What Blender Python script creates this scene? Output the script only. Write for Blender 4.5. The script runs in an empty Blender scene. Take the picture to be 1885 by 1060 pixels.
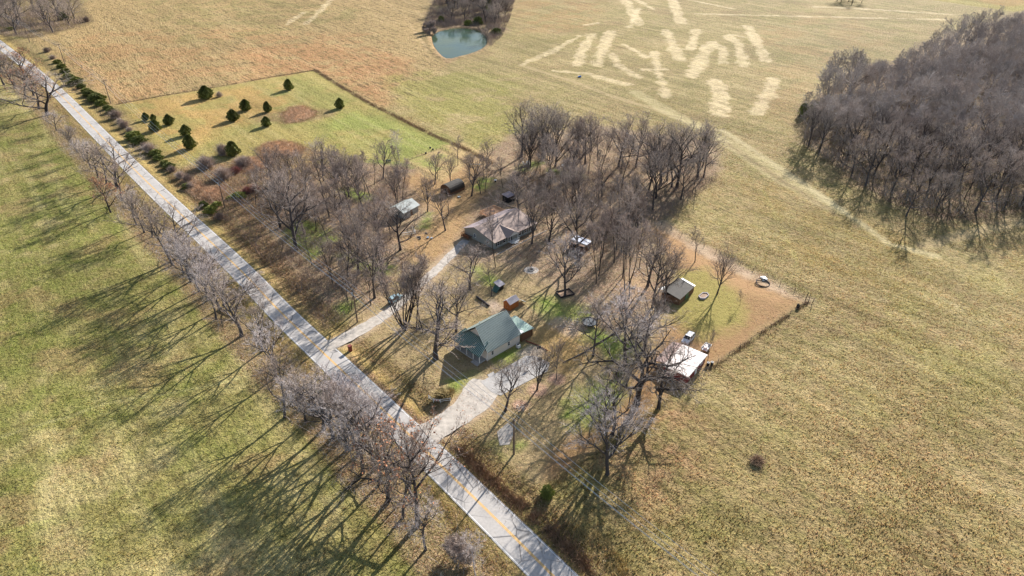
import bpy, math, random
import numpy as np
from mathutils import Vector, Matrix
S = bpy.context.scene
R = math.radians
# ---------------------------------------------------------------- camera, sky, sun, exposure
HC = 100.77
F, CX, CY = 1240.0, 942.5, 530.0
TH = math.atan(770 / F)
cam = bpy.data.objects.new('camera', bpy.data.cameras.new('camera'))
S.collection.objects.link(cam); S.camera = cam
cam.location = (0, 0, HC); cam.rotation_euler = (math.pi / 2 - TH, 0, 0)
cam.data.sensor_width = 36; cam.data.lens = 36 * F / 1885; cam.data.clip_end = 6000; cam.data.clip_start = 1
SUN_AZ, SUN_EL = R(30.0), R(24.0)          # azimuth clockwise from +Y
W = bpy.data.worlds.new("World"); S.world = W; W.use_nodes = True
nt = W.node_tree; nt.nodes.clear()
sky = nt.nodes.new('ShaderNodeTexSky'); sky.sky_type = 'NISHITA'; sky.sun_disc = False
sky.sun_elevation = SUN_EL; sky.sun_rotation = SUN_AZ
bg = nt.nodes.new('ShaderNodeBackground'); bg.inputs[1].default_value = 0.085
wo = nt.nodes.new('ShaderNodeOutputWorld')
nt.links.new(sky.outputs[0], bg.inputs[0]); nt.links.new(bg.outputs[0], wo.inputs[0])
sl = bpy.data.lights.new('sun', 'SUN'); sl.energy = 5.0; sl.angle = R(0.5); sl.color = (1, .965, .91)
so = bpy.data.objects.new('sun', sl); S.collection.objects.link(so)
sd = Vector((math.sin(SUN_AZ) * math.cos(SUN_EL), math.cos(SUN_AZ) * math.cos(SUN_EL), math.sin(SUN_EL)))
so.rotation_euler = sd.to_track_quat('Z', 'Y').to_euler(); so.location = (0, 200, 150)
S.view_settings.view_transform = 'Standard'; S.view_settings.look = 'None'
S.view_settings.exposure = 1.2; S.view_settings.gamma = 1
# ---------------------------------------------------------------- survey: where a sight line meets the ground (metres)
_fw = np.array([0, math.cos(TH), -math.sin(TH)]); _up = np.array([0, math.sin(TH), math.cos(TH)])
def G(x, y, z=0.0):
    d = _fw + (x - CX) / F * np.array([1., 0, 0]) + (CY - y) / F * _up
    t = (HC - z) / -d[2]
    return np.array([d[0] * t, d[1] * t])
def GP(pts): return np.array([G(*p) for p in pts])
def hgt(bx, by, ty):
    b = G(bx, by); lo, hi = 0., 70.
    for _ in range(30):
        m = (lo + hi) / 2; P = np.array([b[0], b[1], m - HC])
        if CY - F * (P @ _up) / (P @ _fw) > ty: lo = m
        else: hi = m
    return lo
# ---------------------------------------------------------------- helpers
COL = S.collection
def lin(c):
    c = np.asarray(c, float) / 255.
    return np.where(c <= .04045, c / 12.92, ((c + .055) / 1.055) ** 2.4)
def C4(c, k=1.0): l = lin(c) * k; return (float(l[0]), float(l[1]), float(l[2]), 1)
def tag(o, label=None, cat=None, group=None, kind=None):
    if label: o['label'] = label
    if cat: o['category'] = cat
    if group: o['group'] = group
    if kind: o['kind'] = kind
    return o
def empty(name, loc, rz=0, label=None, cat=None, group=None):
    o = bpy.data.objects.new(name, None); COL.objects.link(o)
    o.location = (loc[0], loc[1], loc[2] if len(loc) > 2 else 0); o.rotation_euler = (0, 0, rz); o.empty_display_size = .5
    return tag(o, label, cat, group)
class MB:
    def __init__(s): s.v = []; s.f = []; s.n = 0
    def add(s, v, f):
        s.v.append(np.asarray(v, float).reshape(-1, 3)); s.f += [tuple(i + s.n for i in q) for q in f]; s.n += len(s.v[-1]); return s
    def box(s, c, d, rz=0, tilt=0):
        x, y, z = d[0] / 2, d[1] / 2, d[2] / 2
        v = np.array([[a * x, b * y, e * z] for a in (-1, 1) for b in (-1, 1) for e in (-1, 1)])
        if tilt: v = v @ np.array(Matrix.Rotation(tilt, 3, 'Y')).T
        if rz: v = v @ np.array(Matrix.Rotation(rz, 3, 'Z')).T
        return s.add(v + np.array(c), [(0, 1, 3, 2), (4, 6, 7, 5), (0, 4, 5, 1), (2, 3, 7, 6), (0, 2, 6, 4), (1, 5, 7, 3)])
    def tube(s, pts, rad, n=6, cap=True):
        pts = np.asarray(pts, float); k = len(pts); rad = np.broadcast_to(rad, (k,))
        t = np.gradient(pts, axis=0); t /= np.linalg.norm(t, axis=1)[:, None] + 1e-9
        a = np.cross(t, [0.31, .17, .93] if abs(t[0, 2]) < .9 else [1., .1, 0]); a /= np.linalg.norm(a, axis=1)[:, None] + 1e-9
        b = np.cross(t, a); th = np.arange(n) * 2 * np.pi / n
        v = pts[:, None] + rad[:, None, None] * (np.cos(th)[None, :, None] * a[:, None] + np.sin(th)[None, :, None] * b[:, None])
        f = [(i * n + j, i * n + (j + 1) % n, (i + 1) * n + (j + 1) % n, (i + 1) * n + j) for i in range(k - 1) for j in range(n)]
        if cap: f += [tuple(range(n))[::-1], tuple((k - 1) * n + j for j in range(n))]
        return s.add(v, f)
    def slab(s, quad, th):
        """a plate: polygon (3-D points) given thickness downward"""
        q = np.asarray(quad, float); n = len(q); lo = q - np.array([0, 0, th])
        f = [tuple(range(n)), tuple(range(2 * n - 1, n - 1, -1))] + [(i, i + n, (i + 1) % n + n, (i + 1) % n) for i in range(n)]
        return s.add(np.vstack([q, lo]), f)
    def poly(s, pts): q = np.asarray(pts, float); return s.add(q, [tuple(range(len(q)))])
    def build(s, name, m, parent=None, smooth=False, **kw):
        v = np.vstack(s.v); me = bpy.data.meshes.new(name); me.from_pydata(v.tolist(), [], s.f); me.update()
        if smooth: me.shade_smooth()
        me.materials.append(m); o = bpy.data.objects.new(name, me); COL.objects.link(o)
        if parent: o.parent = parent
        return tag(o, **kw)
def raw_mesh(name, V, Fc, m, parent=None, **kw):
    """fast: V (n,3), Fc (k,3 or 4) arrays"""
    me = bpy.data.meshes.new(name); V = np.ascontiguousarray(V, np.float32); Fc = np.ascontiguousarray(Fc, np.int32)
    k, w = Fc.shape
    me.vertices.add(len(V)); me.vertices.foreach_set('co', V.ravel())
    me.loops.add(k * w); me.loops.foreach_set('vertex_index', Fc.ravel())
    me.polygons.add(k); me.polygons.foreach_set('loop_start', np.arange(0, k * w, w, dtype=np.int32))
    me.update(calc_edges=True); me.materials.append(m)
    if name == 'nolink': return me
    o = bpy.data.objects.new(name, me); COL.objects.link(o)
    if parent: o.parent = parent
    return tag(o, **kw)
# value noise in world metres
_rg = np.random.default_rng(5); _T = _rg.random((256, 256))
def vn(x, y, s, o=0):
    x = x / s + 37.1 * o; y = y / s + 91.7 * o
    xi = np.floor(x).astype(int); yi = np.floor(y).astype(int); fx = x - xi; fy = y - yi
    fx = fx * fx * (3 - 2 * fx); fy = fy * fy * (3 - 2 * fy); g = lambda a, b: _T[a % 256, b % 256]
    return (g(xi, yi) * (1 - fx) + g(xi + 1, yi) * fx) * (1 - fy) + (g(xi, yi + 1) * (1 - fx) + g(xi + 1, yi + 1) * fx) * fy
def fbm(x, y, s, o=0, n=4):
    t = 0; a = .5; w = 0
    for i in range(n): t = t + a * vn(x, y, s, o + i * 3.3); w += a; s *= .5; a *= .55
    return t / w
def inpoly(px, py, P):
    c = np.zeros(np.shape(px), bool); j = len(P) - 1
    for i in range(len(P)):
        xi, yi = P[i]; xj, yj = P[j]
        if yi != yj: c ^= ((yi > py) != (yj > py)) & (px < (xj - xi) * (py - yi) / (yj - yi) + xi)
        j = i
    return c
def pdist(px, py, P, closed=False):
    d = np.full(np.shape(px), 1e9); n = len(P)
    for i in range(n if closed else n - 1):
        a = P[i]; b = P[(i + 1) % n]; ab = b - a; L = ab @ ab + 1e-9
        t = np.clip(((px - a[0]) * ab[0] + (py - a[1]) * ab[1]) / L, 0, 1)
        d = np.minimum(d, np.hypot(px - a[0] - t * ab[0], py - a[1] - t * ab[1]))
    return d
# ---------------------------------------------------------------- materials
def mat(name, rgb, rough=.8, metal=0, noise=0.0, nscale=3.0, bump=0.0, k=1.0, rand=0.0, spec=.3, stretch=None):
    m = bpy.data.materials.new(name); m.use_nodes = True; t = m.node_tree; b = t.nodes['Principled BSDF']
    b.inputs['Roughness'].default_value = rough; b.inputs['Metallic'].default_value = metal
    b.inputs['Specular IOR Level'].default_value = spec
    c = C4(rgb, k); b.inputs['Base Color'].default_value = c
    src = None
    if noise or bump:
        tc = t.nodes.new('ShaderNodeTexCoord'); n = t.nodes.new('ShaderNodeTexNoise'); n.inputs['Scale'].default_value = nscale; n.inputs['Detail'].default_value = 5
        if stretch:
            mp = t.nodes.new('ShaderNodeMapping'); mp.inputs['Scale'].default_value = stretch; t.links.new(tc.outputs['Object'], mp.inputs[0]); t.links.new(mp.outputs[0], n.inputs[0])
        else: t.links.new(tc.outputs['Object'], n.inputs[0])
        mr = t.nodes.new('ShaderNodeMapRange'); mr.inputs[1].default_value = .25; mr.inputs[2].default_value = .75
        mr.inputs[3].default_value = 1 - noise; mr.inputs[4].default_value = 1 + noise; t.links.new(n.outputs[0], mr.inputs[0]); src = mr.outputs[0]
        if bump:
            bp = t.nodes.new('ShaderNodeBump'); bp.inputs['Strength'].default_value = 1; bp.inputs['Distance'].default_value = bump
            t.links.new(n.outputs[0], bp.inputs['Height']); t.links.new(bp.outputs[0], b.inputs['Normal'])
    if rand:
        oi = t.nodes.new('ShaderNodeObjectInfo'); mr2 = t.nodes.new('ShaderNodeMapRange'); mr2.inputs[3].default_value = 1 - rand; mr2.inputs[4].default_value = 1 + rand
        t.links.new(oi.outputs['Random'], mr2.inputs[0])
        if src is not None:
            mm = t.nodes.new('ShaderNodeMath'); mm.operation = 'MULTIPLY'; t.links.new(src, mm.inputs[0]); t.links.new(mr2.outputs[0], mm.inputs[1]); src = mm.outputs[0]
        else: src = mr2.outputs[0]
    if src is not None:
        vm = t.nodes.new('ShaderNodeVectorMath'); vm.operation = 'SCALE'; vm.inputs[0].default_value = c[:3]
        t.links.new(src, vm.inputs['Scale']); t.links.new(vm.outputs[0], b.inputs['Base Color'])
    return m
K = .78   # surface reflectance relative to how bright the sunlit surface reads
M = dict(
    rib_glint=mat('roof_rib_painted_glint', (184, 194, 188), rough=.5, spec=.6),     bark=mat('bark', (84, 76, 74), noise=.4, nscale=2, k=.8, rand=.25), bark_dark=mat('bark_dark', (62, 54, 54), noise=.35, nscale=2, k=.8, rand=.25),  # roof ribs coloured paler to paint in the light glinting off them
    twig=mat('twig', (178, 160, 148), k=.85, rand=.22), twig_pale=mat('twig_pale', (206, 192, 186), k=.85, rand=.15), twig_brown=mat('twig_brown', (158, 140, 128), k=.8, rand=.22),
    wood_mass=mat('wood_twigs', (176, 164, 156), noise=.55, nscale=.07, k=.85), twig_dark=mat('twig_dark', (180, 164, 152), k=.8, rand=.25), leaf_brown=mat('leaf_brown', (196, 132, 92), noise=.35, nscale=.6, k=.8, rand=.15),
    cedar=mat('cedar_foliage', (122, 126, 64), noise=.5, nscale=1.5, k=.8, rand=.15), bush_green=mat('bush_green', (136, 138, 68), noise=.4, nscale=1.5, k=.8, rand=.2),
    bush_gray=mat('bush_gray', (158, 138, 126), noise=.3, nscale=1.5, k=.8, rand=.2), bramble=mat('bramble', (160, 128, 100), noise=.4, nscale=.7, k=.8),
    straw=mat('dry_grass_blades', (196, 172, 116), noise=.4, nscale=.25, k=.8), pole=mat('weathered_wood', (122, 104, 90), noise=.2, k=.8),
    wire=mat('aluminium_wire', (235, 232, 228), rough=.35, metal=.3, k=.9), steel=mat('galvanized_steel', (176, 188, 196), rough=.4, metal=.6),
    white=mat('white_paint', (236, 234, 230), rough=.5, noise=.05, k=.85), offwhite=mat('white_roof_coating', (240, 226, 218), rough=.7, noise=.14, nscale=1.2, k=.88),
    siding=mat('beige_siding', (228, 214, 202), rough=.7, noise=.04, k=.9), siding_gray=mat('gray_siding', (158, 158, 150), rough=.7, noise=.05, k=.85),
    green_roof=mat('green_metal_roof', (110, 118, 104), rough=.55, noise=.1, nscale=.7, k=.9, spec=.5), green_dark=mat('green_metal_painted_shade', (56, 104, 80), rough=.45, noise=.1, k=.8),
    glass=mat('window_glass', (22, 26, 32), rough=.08, spec=.8), shingle=mat('tan_shingles', (166, 144, 132), noise=.12, nscale=4, bump=.03, k=.85),
    shingle_back=mat('mauve_shingles', (158, 142, 142), noise=.12, nscale=4, k=.8), shingle_gray=mat('gray_shingles', (176, 168, 172), noise=.18, nscale=3, k=.85),
    orange_wood=mat('orange_stained_wood', (164, 98, 52), noise=.18, nscale=2, stretch=(6, 6, .6), k=.9), deck=mat('new_deck_boards', (228, 176, 134), noise=.15, nscale=3, k=.85),
    brown_wood=mat('brown_wood', (116, 84, 62), noise=.25, k=.8), shutter=mat('black_shutters', (34, 32, 36), k=.9), concrete=mat('pale_concrete', (190, 184, 178), noise=.2, nscale=.6, bump=.02, k=.72),
    rust=mat('rusty_metal_roof', (168, 140, 132), noise=.22, nscale=1, k=.85), red=mat('dark_red_metal', (128, 52, 50), noise=.15, nscale=1, k=.9), brick=mat('red_brick', (132, 68, 58), noise=.25, nscale=6, k=.9),
    blackm=mat('black_plastic', (28, 28, 32), rough=.5, k=.9), mesh_black=mat('trampoline_mat', (62, 68, 74), rough=.7, noise=.12), oldroof=mat('moss_stained_shingles', (68, 62, 56), noise=.4, nscale=.9, k=.8),
    metal_gray=mat('old_tin_roof', (158, 164, 160), noise=.2, nscale=.8, rough=.5, k=.85), silver=mat('silver_blue_car_paint', (168, 196, 204), rough=.25, spec=.6, k=.85), carwhite=mat('white_car_paint', (240, 240, 242), rough=.25, spec=.6, k=.85),
    tyre=mat('tyre_rubber', (26, 26, 28)), hub=mat('hubcap', (160, 162, 166), rough=.3, metal=.7), stone=mat('limestone_rubble', (208, 190, 172), noise=.25, nscale=2, bump=.1, k=.85), greenp=mat('green_plastic', (40, 104, 72), rough=.4),
    tarp=mat('green_tarp', (64, 92, 84), noise=.15), redp=mat('red_paint', (176, 44, 44)), cable=mat('dark_fence_wire', (70, 62, 58)), yellowp=mat('yellow_paint', (232, 178, 84), rough=.6, noise=.12, nscale=1.5, k=.85),
    leaf_green=mat('ivy_green', (112, 150, 60), noise=.4, nscale=.8, k=.8), reddish=mat('reddish_brush', (158, 106, 96), noise=.3, nscale=.9, k=.8), blue=mat('blue_plastic', (60, 110, 170)))
# ---------------------------------------------------------------- ground sheet with zones
road_px = [(1018, 1060), (890.7, 933), (649, 700), (511.5, 571), (450.5, 503), (285, 350), (187, 251), (103.5, 166), (52, 122), (0, 83)]
rc = GP(road_px)
rc = np.vstack([rc[0] + (rc[0] - rc[1]) / np.linalg.norm(rc[0] - rc[1]) * 90, rc, rc[-1] + (rc[-1] - rc[-3]) / np.linalg.norm(rc[-1] - rc[-3]) * 400])
def smooth_line(P, it=3):
    for _ in range(it):
        Q = [P[0]]
        for a, b in zip(P[:-1], P[1:]): Q += [a * .75 + b * .25, a * .25 + b * .75]
        P = np.array(Q + [P[-1]])
    return P
rcs = smooth_line(rc)
RW = 6.7
def axis(segs):
    o = [segs[0][0]]
    for a, b, s0, s1 in segs:
        x = a
        while x < b: x += s0 + (s1 - s0) * (x - a) / (b - a); o.append(x)
    return np.array(o)
xs = axis([(0, 230, .75, .9), (230, 620, 1.1, 2.4), (620, 3000, 30, 300)]); xs = np.concatenate([-xs[::-1], xs[1:]])
ys = axis([(-300, 55, 60, 1), (55, 230, .7, .8), (230, 420, .85, 1.2), (420, 700, 1.5, 2.6), (700, 800, 3, 5), (800, 5000, 20, 500)])
gx, gy = np.meshgrid(xs, ys); X, Y = gx.ravel(), gy.ravel()
n_big = fbm(X, Y, 60, 1); n_mid = fbm(X, Y, 14, 2); n_sm = fbm(X, Y, 4, 3, 3); n_e = (fbm(X, Y, 9, 7) - .5) * 2; n_f = (vn(X, Y, 1.7, 5) - .5) * 2
def L3(c): return lin(c)[None]
def mixc(col, c, a):
    a = np.clip(a, 0, 1)[:, None]; col[:] = col * (1 - a) + L3(c) * a
def sm(a, b, x): t = np.clip((x - a) / (b - a), 0, 1); return t * t * (3 - 2 * t)
col = np.tile(L3((184, 157, 110)), (len(X), 1))
tuft = np.full(len(X), .85); litter = np.zeros(len(X)); dash = np.full(len(X), .35)
mixc(col, (152, 138, 82), sm(.42, .66, n_mid * .6 + n_sm * .4) * .7); mixc(col, (198, 172, 124), sm(.5, .72, n_big * .5 + n_sm * .5) * .8); mixc(col, (160, 128, 92), sm(.55, .75, fbm(X, Y, 25, 9)) * .6)
def zone(px, c, a=1., soft=2., wob=2.5, t=None, l=None, d=None):
    P = GP(px) if not isinstance(px, np.ndarray) else px
    lo = P.min(0) - 15; hi = P.max(0) + 15
    m = (X > lo[0]) & (X < hi[0]) & (Y > lo[1]) & (Y < hi[1]); x = X[m]; y = Y[m]
    s = pdist(x, y, P, True) * np.where(inpoly(x, y, P), 1, -1) + (n_e[m] * wob + n_f[m] * wob * .3)
    al = np.clip(s / soft + .5, 0, 1) * a
    if c is not None: q = col[m]; mixc(q, c, al); col[m] = q
    for arr, v in ((tuft, t), (litter, l), (dash, d)):
        if v is not None: arr[m] = arr[m] * (1 - al) + v * al
    return m, al
def stroke(px, w, c, a=1., soft=1.5, wob=1., t=None, l=None, d=None, brk=0.):
    P = GP(px) if not isinstance(px, np.ndarray) else px
    lo = P.min(0) - w - 6; hi = P.max(0) + w + 6
    m = (X > lo[0]) & (X < hi[0]) & (Y > lo[1]) & (Y < hi[1]); x = X[m]; y = Y[m]
    s = w / 2 - pdist(x, y, P) + n_e[m] * wob + n_f[m] * wob * .5
    al = np.clip(s / soft + .5, 0, 1) * a * (1 - brk * sm(.45, .6, n_sm[m]))
    if c is not None: q = col[m]; mixc(q, c, al); col[m] = q
    for arr, v in ((tuft, t), (litter, l), (dash, d)):
        if v is not None: arr[m] = arr[m] * (1 - al) + v * al
# left pasture (everything beyond the road's left side)
rl = rcs; leftpoly = np.vstack([rl[:, :], [[-3200, 4500]], [[-3200, -290]], [[rl[0, 0] - 5, -290]]])
m, al = zone(leftpoly, (158, 143, 86), 1, 1, .2, t=.65, d=.35)
q = col[m]; xx, yy = X[m], Y[m]
nA = fbm(xx, yy, 26, 11); nB = fbm(xx, yy, 5, 12); green = np.exp(-((xx + 150) / 75) ** 2) * np.exp(-((yy - 190) / 150) ** 2)
mixc(q, (124, 132, 56), al * sm(.36, .7, nA * .25 + nB * .35 + n_sm[m] * .4 + green * .12) * .75)
mixc(q, (198, 176, 122), al * sm(.42, .68, fbm(xx, yy, 10, 14) * .6 + n_sm[m] * .4 - green * .1) * .75)
mixc(q, (168, 134, 96), al * sm(.56, .72, fbm(xx, yy, 9, 15)) * .5)
col[m] = q
# upper rust coloured hayfield
zone([(35, 60), (110, 20), (180, -5), (700, -40), (800, 10), (800, 75), (830, 112), (770, 180), (690, 205), (580, 128), (215, 192), (150, 150)], (196, 160, 112), .9, 6, 4, t=.75, d=.9)
m, al = zone([(150, 60), (420, 50), (560, 70), (690, 70), (740, 110), (700, 190), (600, 140), (400, 160), (215, 190), (140, 140), (90, 90)], (204, 146, 98), .0, 10, 5)
q = col[m]; mixc(q, (206, 146, 98), al * 0 + np.clip(al + 1, 0, 1) * 0); col[m] = q
def blotch(px, c, a, o, lo=.4, hi=.62, soft=10, sc=12, **k):
    P = GP(px); b0 = P.min(0) - 15; b1 = P.max(0) + 15; m = (X > b0[0]) & (X < b1[0]) & (Y > b0[1]) & (Y < b1[1]); x = X[m]; y = Y[m]
    s = pdist(x, y, P, True) * np.where(inpoly(x, y, P), 1, -1) + n_e[m] * 5
    al = np.clip(s / soft + .5, 0, 1) * a * sm(lo, hi, fbm(x, y, sc, o)); q = col[m]; mixc(q, c, al); col[m] = q
blotch([(180, 60), (420, 50), (560, 60), (700, 60), (760, 120), (700, 195), (600, 140), (400, 160), (215, 190), (140, 140), (90, 90)], (206, 152, 106), .7, 21, .38, .6)
blotch([(440, 90), (560, 80), (740, 100), (760, 130), (690, 190), (600, 140), (480, 130)], (198, 138, 96), .7, 22, .3, .55, sc=8)
blotch([(240, 0), (500, 0), (700, 20), (560, 60), (330, 80)], (150, 140, 84), .5, 23)
blotch([(700, 140), (800, 130), (960, 140), (960, 250), (880, 270), (760, 210)], (166, 158, 82), .75, 24, .3, .55)
blotch([(880, 100), (1000, 20), (1450, 30), (1500, 120), (1440, 230), (1250, 210), (960, 130)], (162, 142, 88), .5, 25)
blotch([(1390, 30), (1560, 30), (1650, 80), (1500, 150), (1450, 230), (1400, 200)], (192, 152, 104), .6, 26, .42, .6)
blotch([(940, 0), (1120, 0), (1080, 60), (960, 60)], (186, 136, 92), .5, 27)
zone([(1490, -20), (2000, -20), (2000, 16), (1870, 22), (1690, -4)], (168, 150, 60), .9, 8, 2)
zone([(1640, -30), (2000, -30), (2000, -2), (1850, 12)], (186, 134, 70), .8, 10, 4)
# mown enclosure north of the wood
zone([(215, 193), (580, 129), (700, 200), (870, 276), (720, 305), (600, 275), (560, 270), (470, 290), (330, 308)], (178, 158, 92), 1, 4, 2.2, t=.62, d=.3)
blotch([(540, 135), (700, 200), (870, 276), (720, 300), (600, 270), (560, 230), (420, 250), (330, 300)], (156, 152, 82), .75, 31, .3, .55)
blotch([(620, 190), (700, 215), (860, 270), (720, 292), (620, 270), (600, 230)], (146, 160, 74), .6, 32, .3, .5)
blotch([(225, 190), (520, 150), (560, 200), (400, 240), (320, 300)], (202, 158, 96), .8, 33, .36, .58)
stroke([(500, 215), (560, 215), (585, 210)], 16, (160, 130, 96), .7, 4, 2, t=.8)
# right pasture tone differences
blotch([(1380, 300), (1500, 350), (1700, 450), (1720, 560), (1500, 500), (1380, 430)], (172, 142, 84), .7, 34, .35, .6)
blotch([(1100, 950), (1300, 800), (1600, 800), (1885, 900), (1885, 1060), (1150, 1060)], (176, 150, 104), .6, 35)
blotch([(1500, 560), (1885, 480), (1885, 760), (1600, 760)], (186, 172, 104), .5, 36)
blotch([(1100, 860), (1180, 720), (1290, 760), (1300, 860), (1180, 960)], (196, 150, 112), .7, 37, .3, .55, sc=6)
for p in [[(1610, 545), (1630, 552)], [(1690, 540), (1745, 572), (1800, 600)], [(1735, 550), (1770, 570)]]: stroke(p, 1.8, (206, 184, 140), .7, 1.5, 1, brk=.6)
# pale straw swaths and bare strips left by the baler
SW = [([(1068, 66), (1020, 92), (962, 119)], 4.2), ([(1090, 62), (1075, 88), (1062, 120)], 7), ([(1125, 58), (1112, 85), (1100, 120)], 8), ([(1150, 0), (1160, 15), (1175, 45)], 9), ([(1175, 15), (1160, 50)], 5), ([(1172, 0), (1205, 18)], 4),
      ([(1125, 98), (1140, 122), (1175, 142)], 6), ([(1020, 130), (1080, 135), (1155, 156)], 5), ([(1238, 0), (1245, 20), (1255, 42)], 9), ([(1225, 55), (1238, 80), (1250, 110)], 7), ([(1282, 55), (1270, 90)], 6), ([(1265, 90), (1275, 90)], 5),
      ([(1305, 85), (1290, 110), (1275, 140)], 9), ([(1310, 78), (1330, 90), (1330, 115)], 7), ([(1340, 66), (1360, 80), (1368, 120)], 7), ([(1345, 64), (1370, 68)], 4), ([(1375, 48), (1392, 75), (1410, 112)], 7), ([(1318, 148), (1325, 175), (1325, 210)], 9), ([(1425, 146), (1410, 180), (1392, 208)], 8),
      ([(1205, 95), (1210, 130), (1222, 160), (1226, 178)], 5), ([(1150, 82), (1165, 90), (1190, 105)], 3.5), ([(1185, 128), (1225, 128)], 5), ([(1075, 46), (1100, 42)], 4), ([(562, 45), (590, 20), (608, 0)], 5), ([(528, 45), (560, 22)], 3.5), ([(1270, 0), (1350, 16)], 4), ([(1500, 12), (1620, 18), (1760, 27)], 5), ([(1280, 25), (1400, 28), (1560, 32), (1740, 36)], 3.5)]
for p, w in SW: stroke(p, w, (230, 204, 160),   .8, 2.2, 2.6, t=.4, brk=.3)
for p, w, c, a in [([(960, 120), (1050, 148), (1130, 178), (1220, 205), (1290, 235), (1340, 262)], 4, (186, 160, 118), .7), ([(860, 108), (960, 128), (1030, 150), (1120, 186), (1215, 215), (1300, 250)], 1.2, (128, 104, 76), .7),
                   ([(1170, 170), (1230, 205), (1300, 240), (1360, 275), (1440, 330), (1540, 385)], 8, (206, 190, 140), .5), ([(1330, 240), (1400, 285), (1490, 345), (1560, 395), (1640, 450), (1720, 470)], 3.2, (214, 196, 150), .65),
                   ([(1340, 265), (1420, 320), (1500, 370), (1580, 420)], 2, (150, 124, 92), .7), ([(1700, 452), (1800, 425), (1890, 405)], 5, (186, 160, 118), .7), ([(1405, 350), (1440, 420), (1475, 500)], 1.2, (196, 178, 110), .6),
                   ([(705, 0), (745, 30), (765, 60), (790, 95)], 1.5, (220, 184, 136), .7), ([(745, 0), (775, 25), (780, 50)], 1.3, (220, 184, 136), .6), ([(795, 0), (798, 25)], 1.3, (220, 184, 136), .6), ([(190, 230), (250, 150)], .1, (0, 0, 0), 0),
                   ([(0, 805), (60, 785), (130, 765), (190, 743), (250, 732), (320, 722), (400, 706), (440, 695)], .55, (206, 196, 130), .9), ([(0, 803), (60, 783), (130, 763), (190, 741), (250, 730), (320, 720), (400, 704)], .4, (84, 78, 44), .7), ([(0, 985), (50, 968), (90, 958)], .6, (200, 200, 110), .7),
                   ([(50, 118), (95, 190), (150, 240), (215, 305), (300, 380)], .9, (96, 84, 44), .6)]: stroke(p, w, c, a, .9 if w < 2 else 2, .15 if w < 1 else .8, t=.25 if w > 2 else None)
# home grounds: lawn browned by winter, leaf litter under the wood
zone([(1000, 903), (850, 822), (800, 770), (740, 740), (640, 640), (600, 610), (700, 540), (900, 400), (950, 330), (1020, 300), (1200, 400), (1300, 450), (1480, 556)], (172, 148, 108), 1, 2, 1, t=.4, d=.1, l=.25)
zone([(1000, 903), (1300, 678), (1488, 556), (1330, 475), (1215, 412), (1195, 420), (1240, 500), (1250, 560), (1190, 660), (1130, 740), (1000, 840)], (160, 122, 82), .9, 4, 1.5, t=.2, d=.05)
zone([(1300, 470), (1205, 410), (1195, 430), (1260, 490), (1330, 530), (1450, 560)], (190, 148, 104), .8, 5, 3, t=.2)
zone([(1240, 500), (1300, 490), (1380, 560), (1370, 600), (1290, 620), (1230, 590)], (158, 150, 74), .8, 5, 3, t=.3)
zone([(460, 330), (560, 300), (720, 300), (880, 290), (940, 250), (1100, 230), (1320, 260), (1330, 310), (1230, 400), (1180, 420), (1240, 520), (1200, 600), (1130, 640), (1060, 560), (1000, 520), (900, 480), (760, 480), (690, 560), (600, 600), (500, 500), (400, 400), (330, 330), (350, 300)], (164, 140, 116), .95, 5, 2.5, t=.5, l=.9)
zone([(735, 330), (800, 300), (890, 300), (900, 340), (880, 380), (820, 470), (760, 480), (740, 440), (800, 400)], (188, 148, 98), .85, 5, 2.5, t=.3, l=.35)
zone([(1030, 600), (1060, 600), (1100, 640), (1040, 690), (980, 640), (985, 610)], (196, 156, 98), .8, 4, 2, l=.1)
zone([(640, 640), (740, 740), (840, 830), (880, 860), (780, 800), (700, 720)], (176, 124, 94), .7, 3, 1.5, l=.9)
for p, w in [([(1100, 620), (1140, 640)], 8), ([(1060, 580), (1010, 560)], 9), ([(1120, 720), (1080, 760)], 9), ([(905, 640), (925, 655), (955, 645)], 4), ([(600, 440), (560, 420)], 8), ([(640, 470), (700, 500)], 6), ([(640, 350), (670, 365)], 5), ([(1020, 315), (1070, 325)], 5), ([(965, 310), (990, 300)], 4), ([(760, 305), (720, 300), (690, 296)], 4),
             ([(640, 560), (620, 590)], 4), ([(870, 700), (840, 710)], 3), ([(950, 820), (955, 815)], 3), ([(900, 515), (880, 500)], 5), ([(790, 395), (780, 415)], 3), ([(480, 560), (560, 620)], 3.5), ([(545, 430), (575, 465)], 5), ([(900, 820), (930, 845)], 2.5), ([(890, 330), (880, 345)], 5)]:
    stroke(p, w, (130, 156, 54), .9, 4, 2.5, t=.4, l=.15, brk=.35)
zone([(748, 292), (812, 272), (862, 300), (815, 335), (780, 325)], (196, 166, 116), .9, 2, .6, t=.4, l=.1, d=0); blotch([(760, 292), (810, 280), (840, 300), (800, 318)], (150, 158, 76), .8, 41, .3, .55, 3)
zone([(812, 268), (850, 262), (910, 290), (870, 310)], (206, 170, 120), .8, 3, 1, t=.4)
zone([(1150, 560), (1200, 540), (1180, 500), (1140, 520)], (206, 168, 130), .7, 4, 2, l=.7)
stroke([(1218, 412), (1260, 440), (1310, 470), (1370, 500), (1420, 522), (1485, 552)], 4.5, (206, 180, 150), .8, 2.5, 1.5, l=.8, brk=.3)
# verges
for off, w, c, a, kw in [(5.2, 3.6, (190, 158, 92), .8, dict(t=.5)), (-5.4, 4.2, (172, 136, 86), .7, dict(t=.6, l=.6)), (9, 4, (150, 122, 78), .7, dict(t=.9, l=.4)), (-12, 9, (150, 120, 92), .75, dict(t=.7, l=.8))]:
    t_ = np.gradient(rcs, axis=0); t_ /= np.linalg.norm(t_, axis=1)[:, None]; nr = np.stack([t_[:, 1], -t_[:, 0]], 1)   # to the east side when heading north-west
    stroke(rcs + nr * off * (1 if True else 1), w, c, a, 2, 1, **kw)
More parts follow.
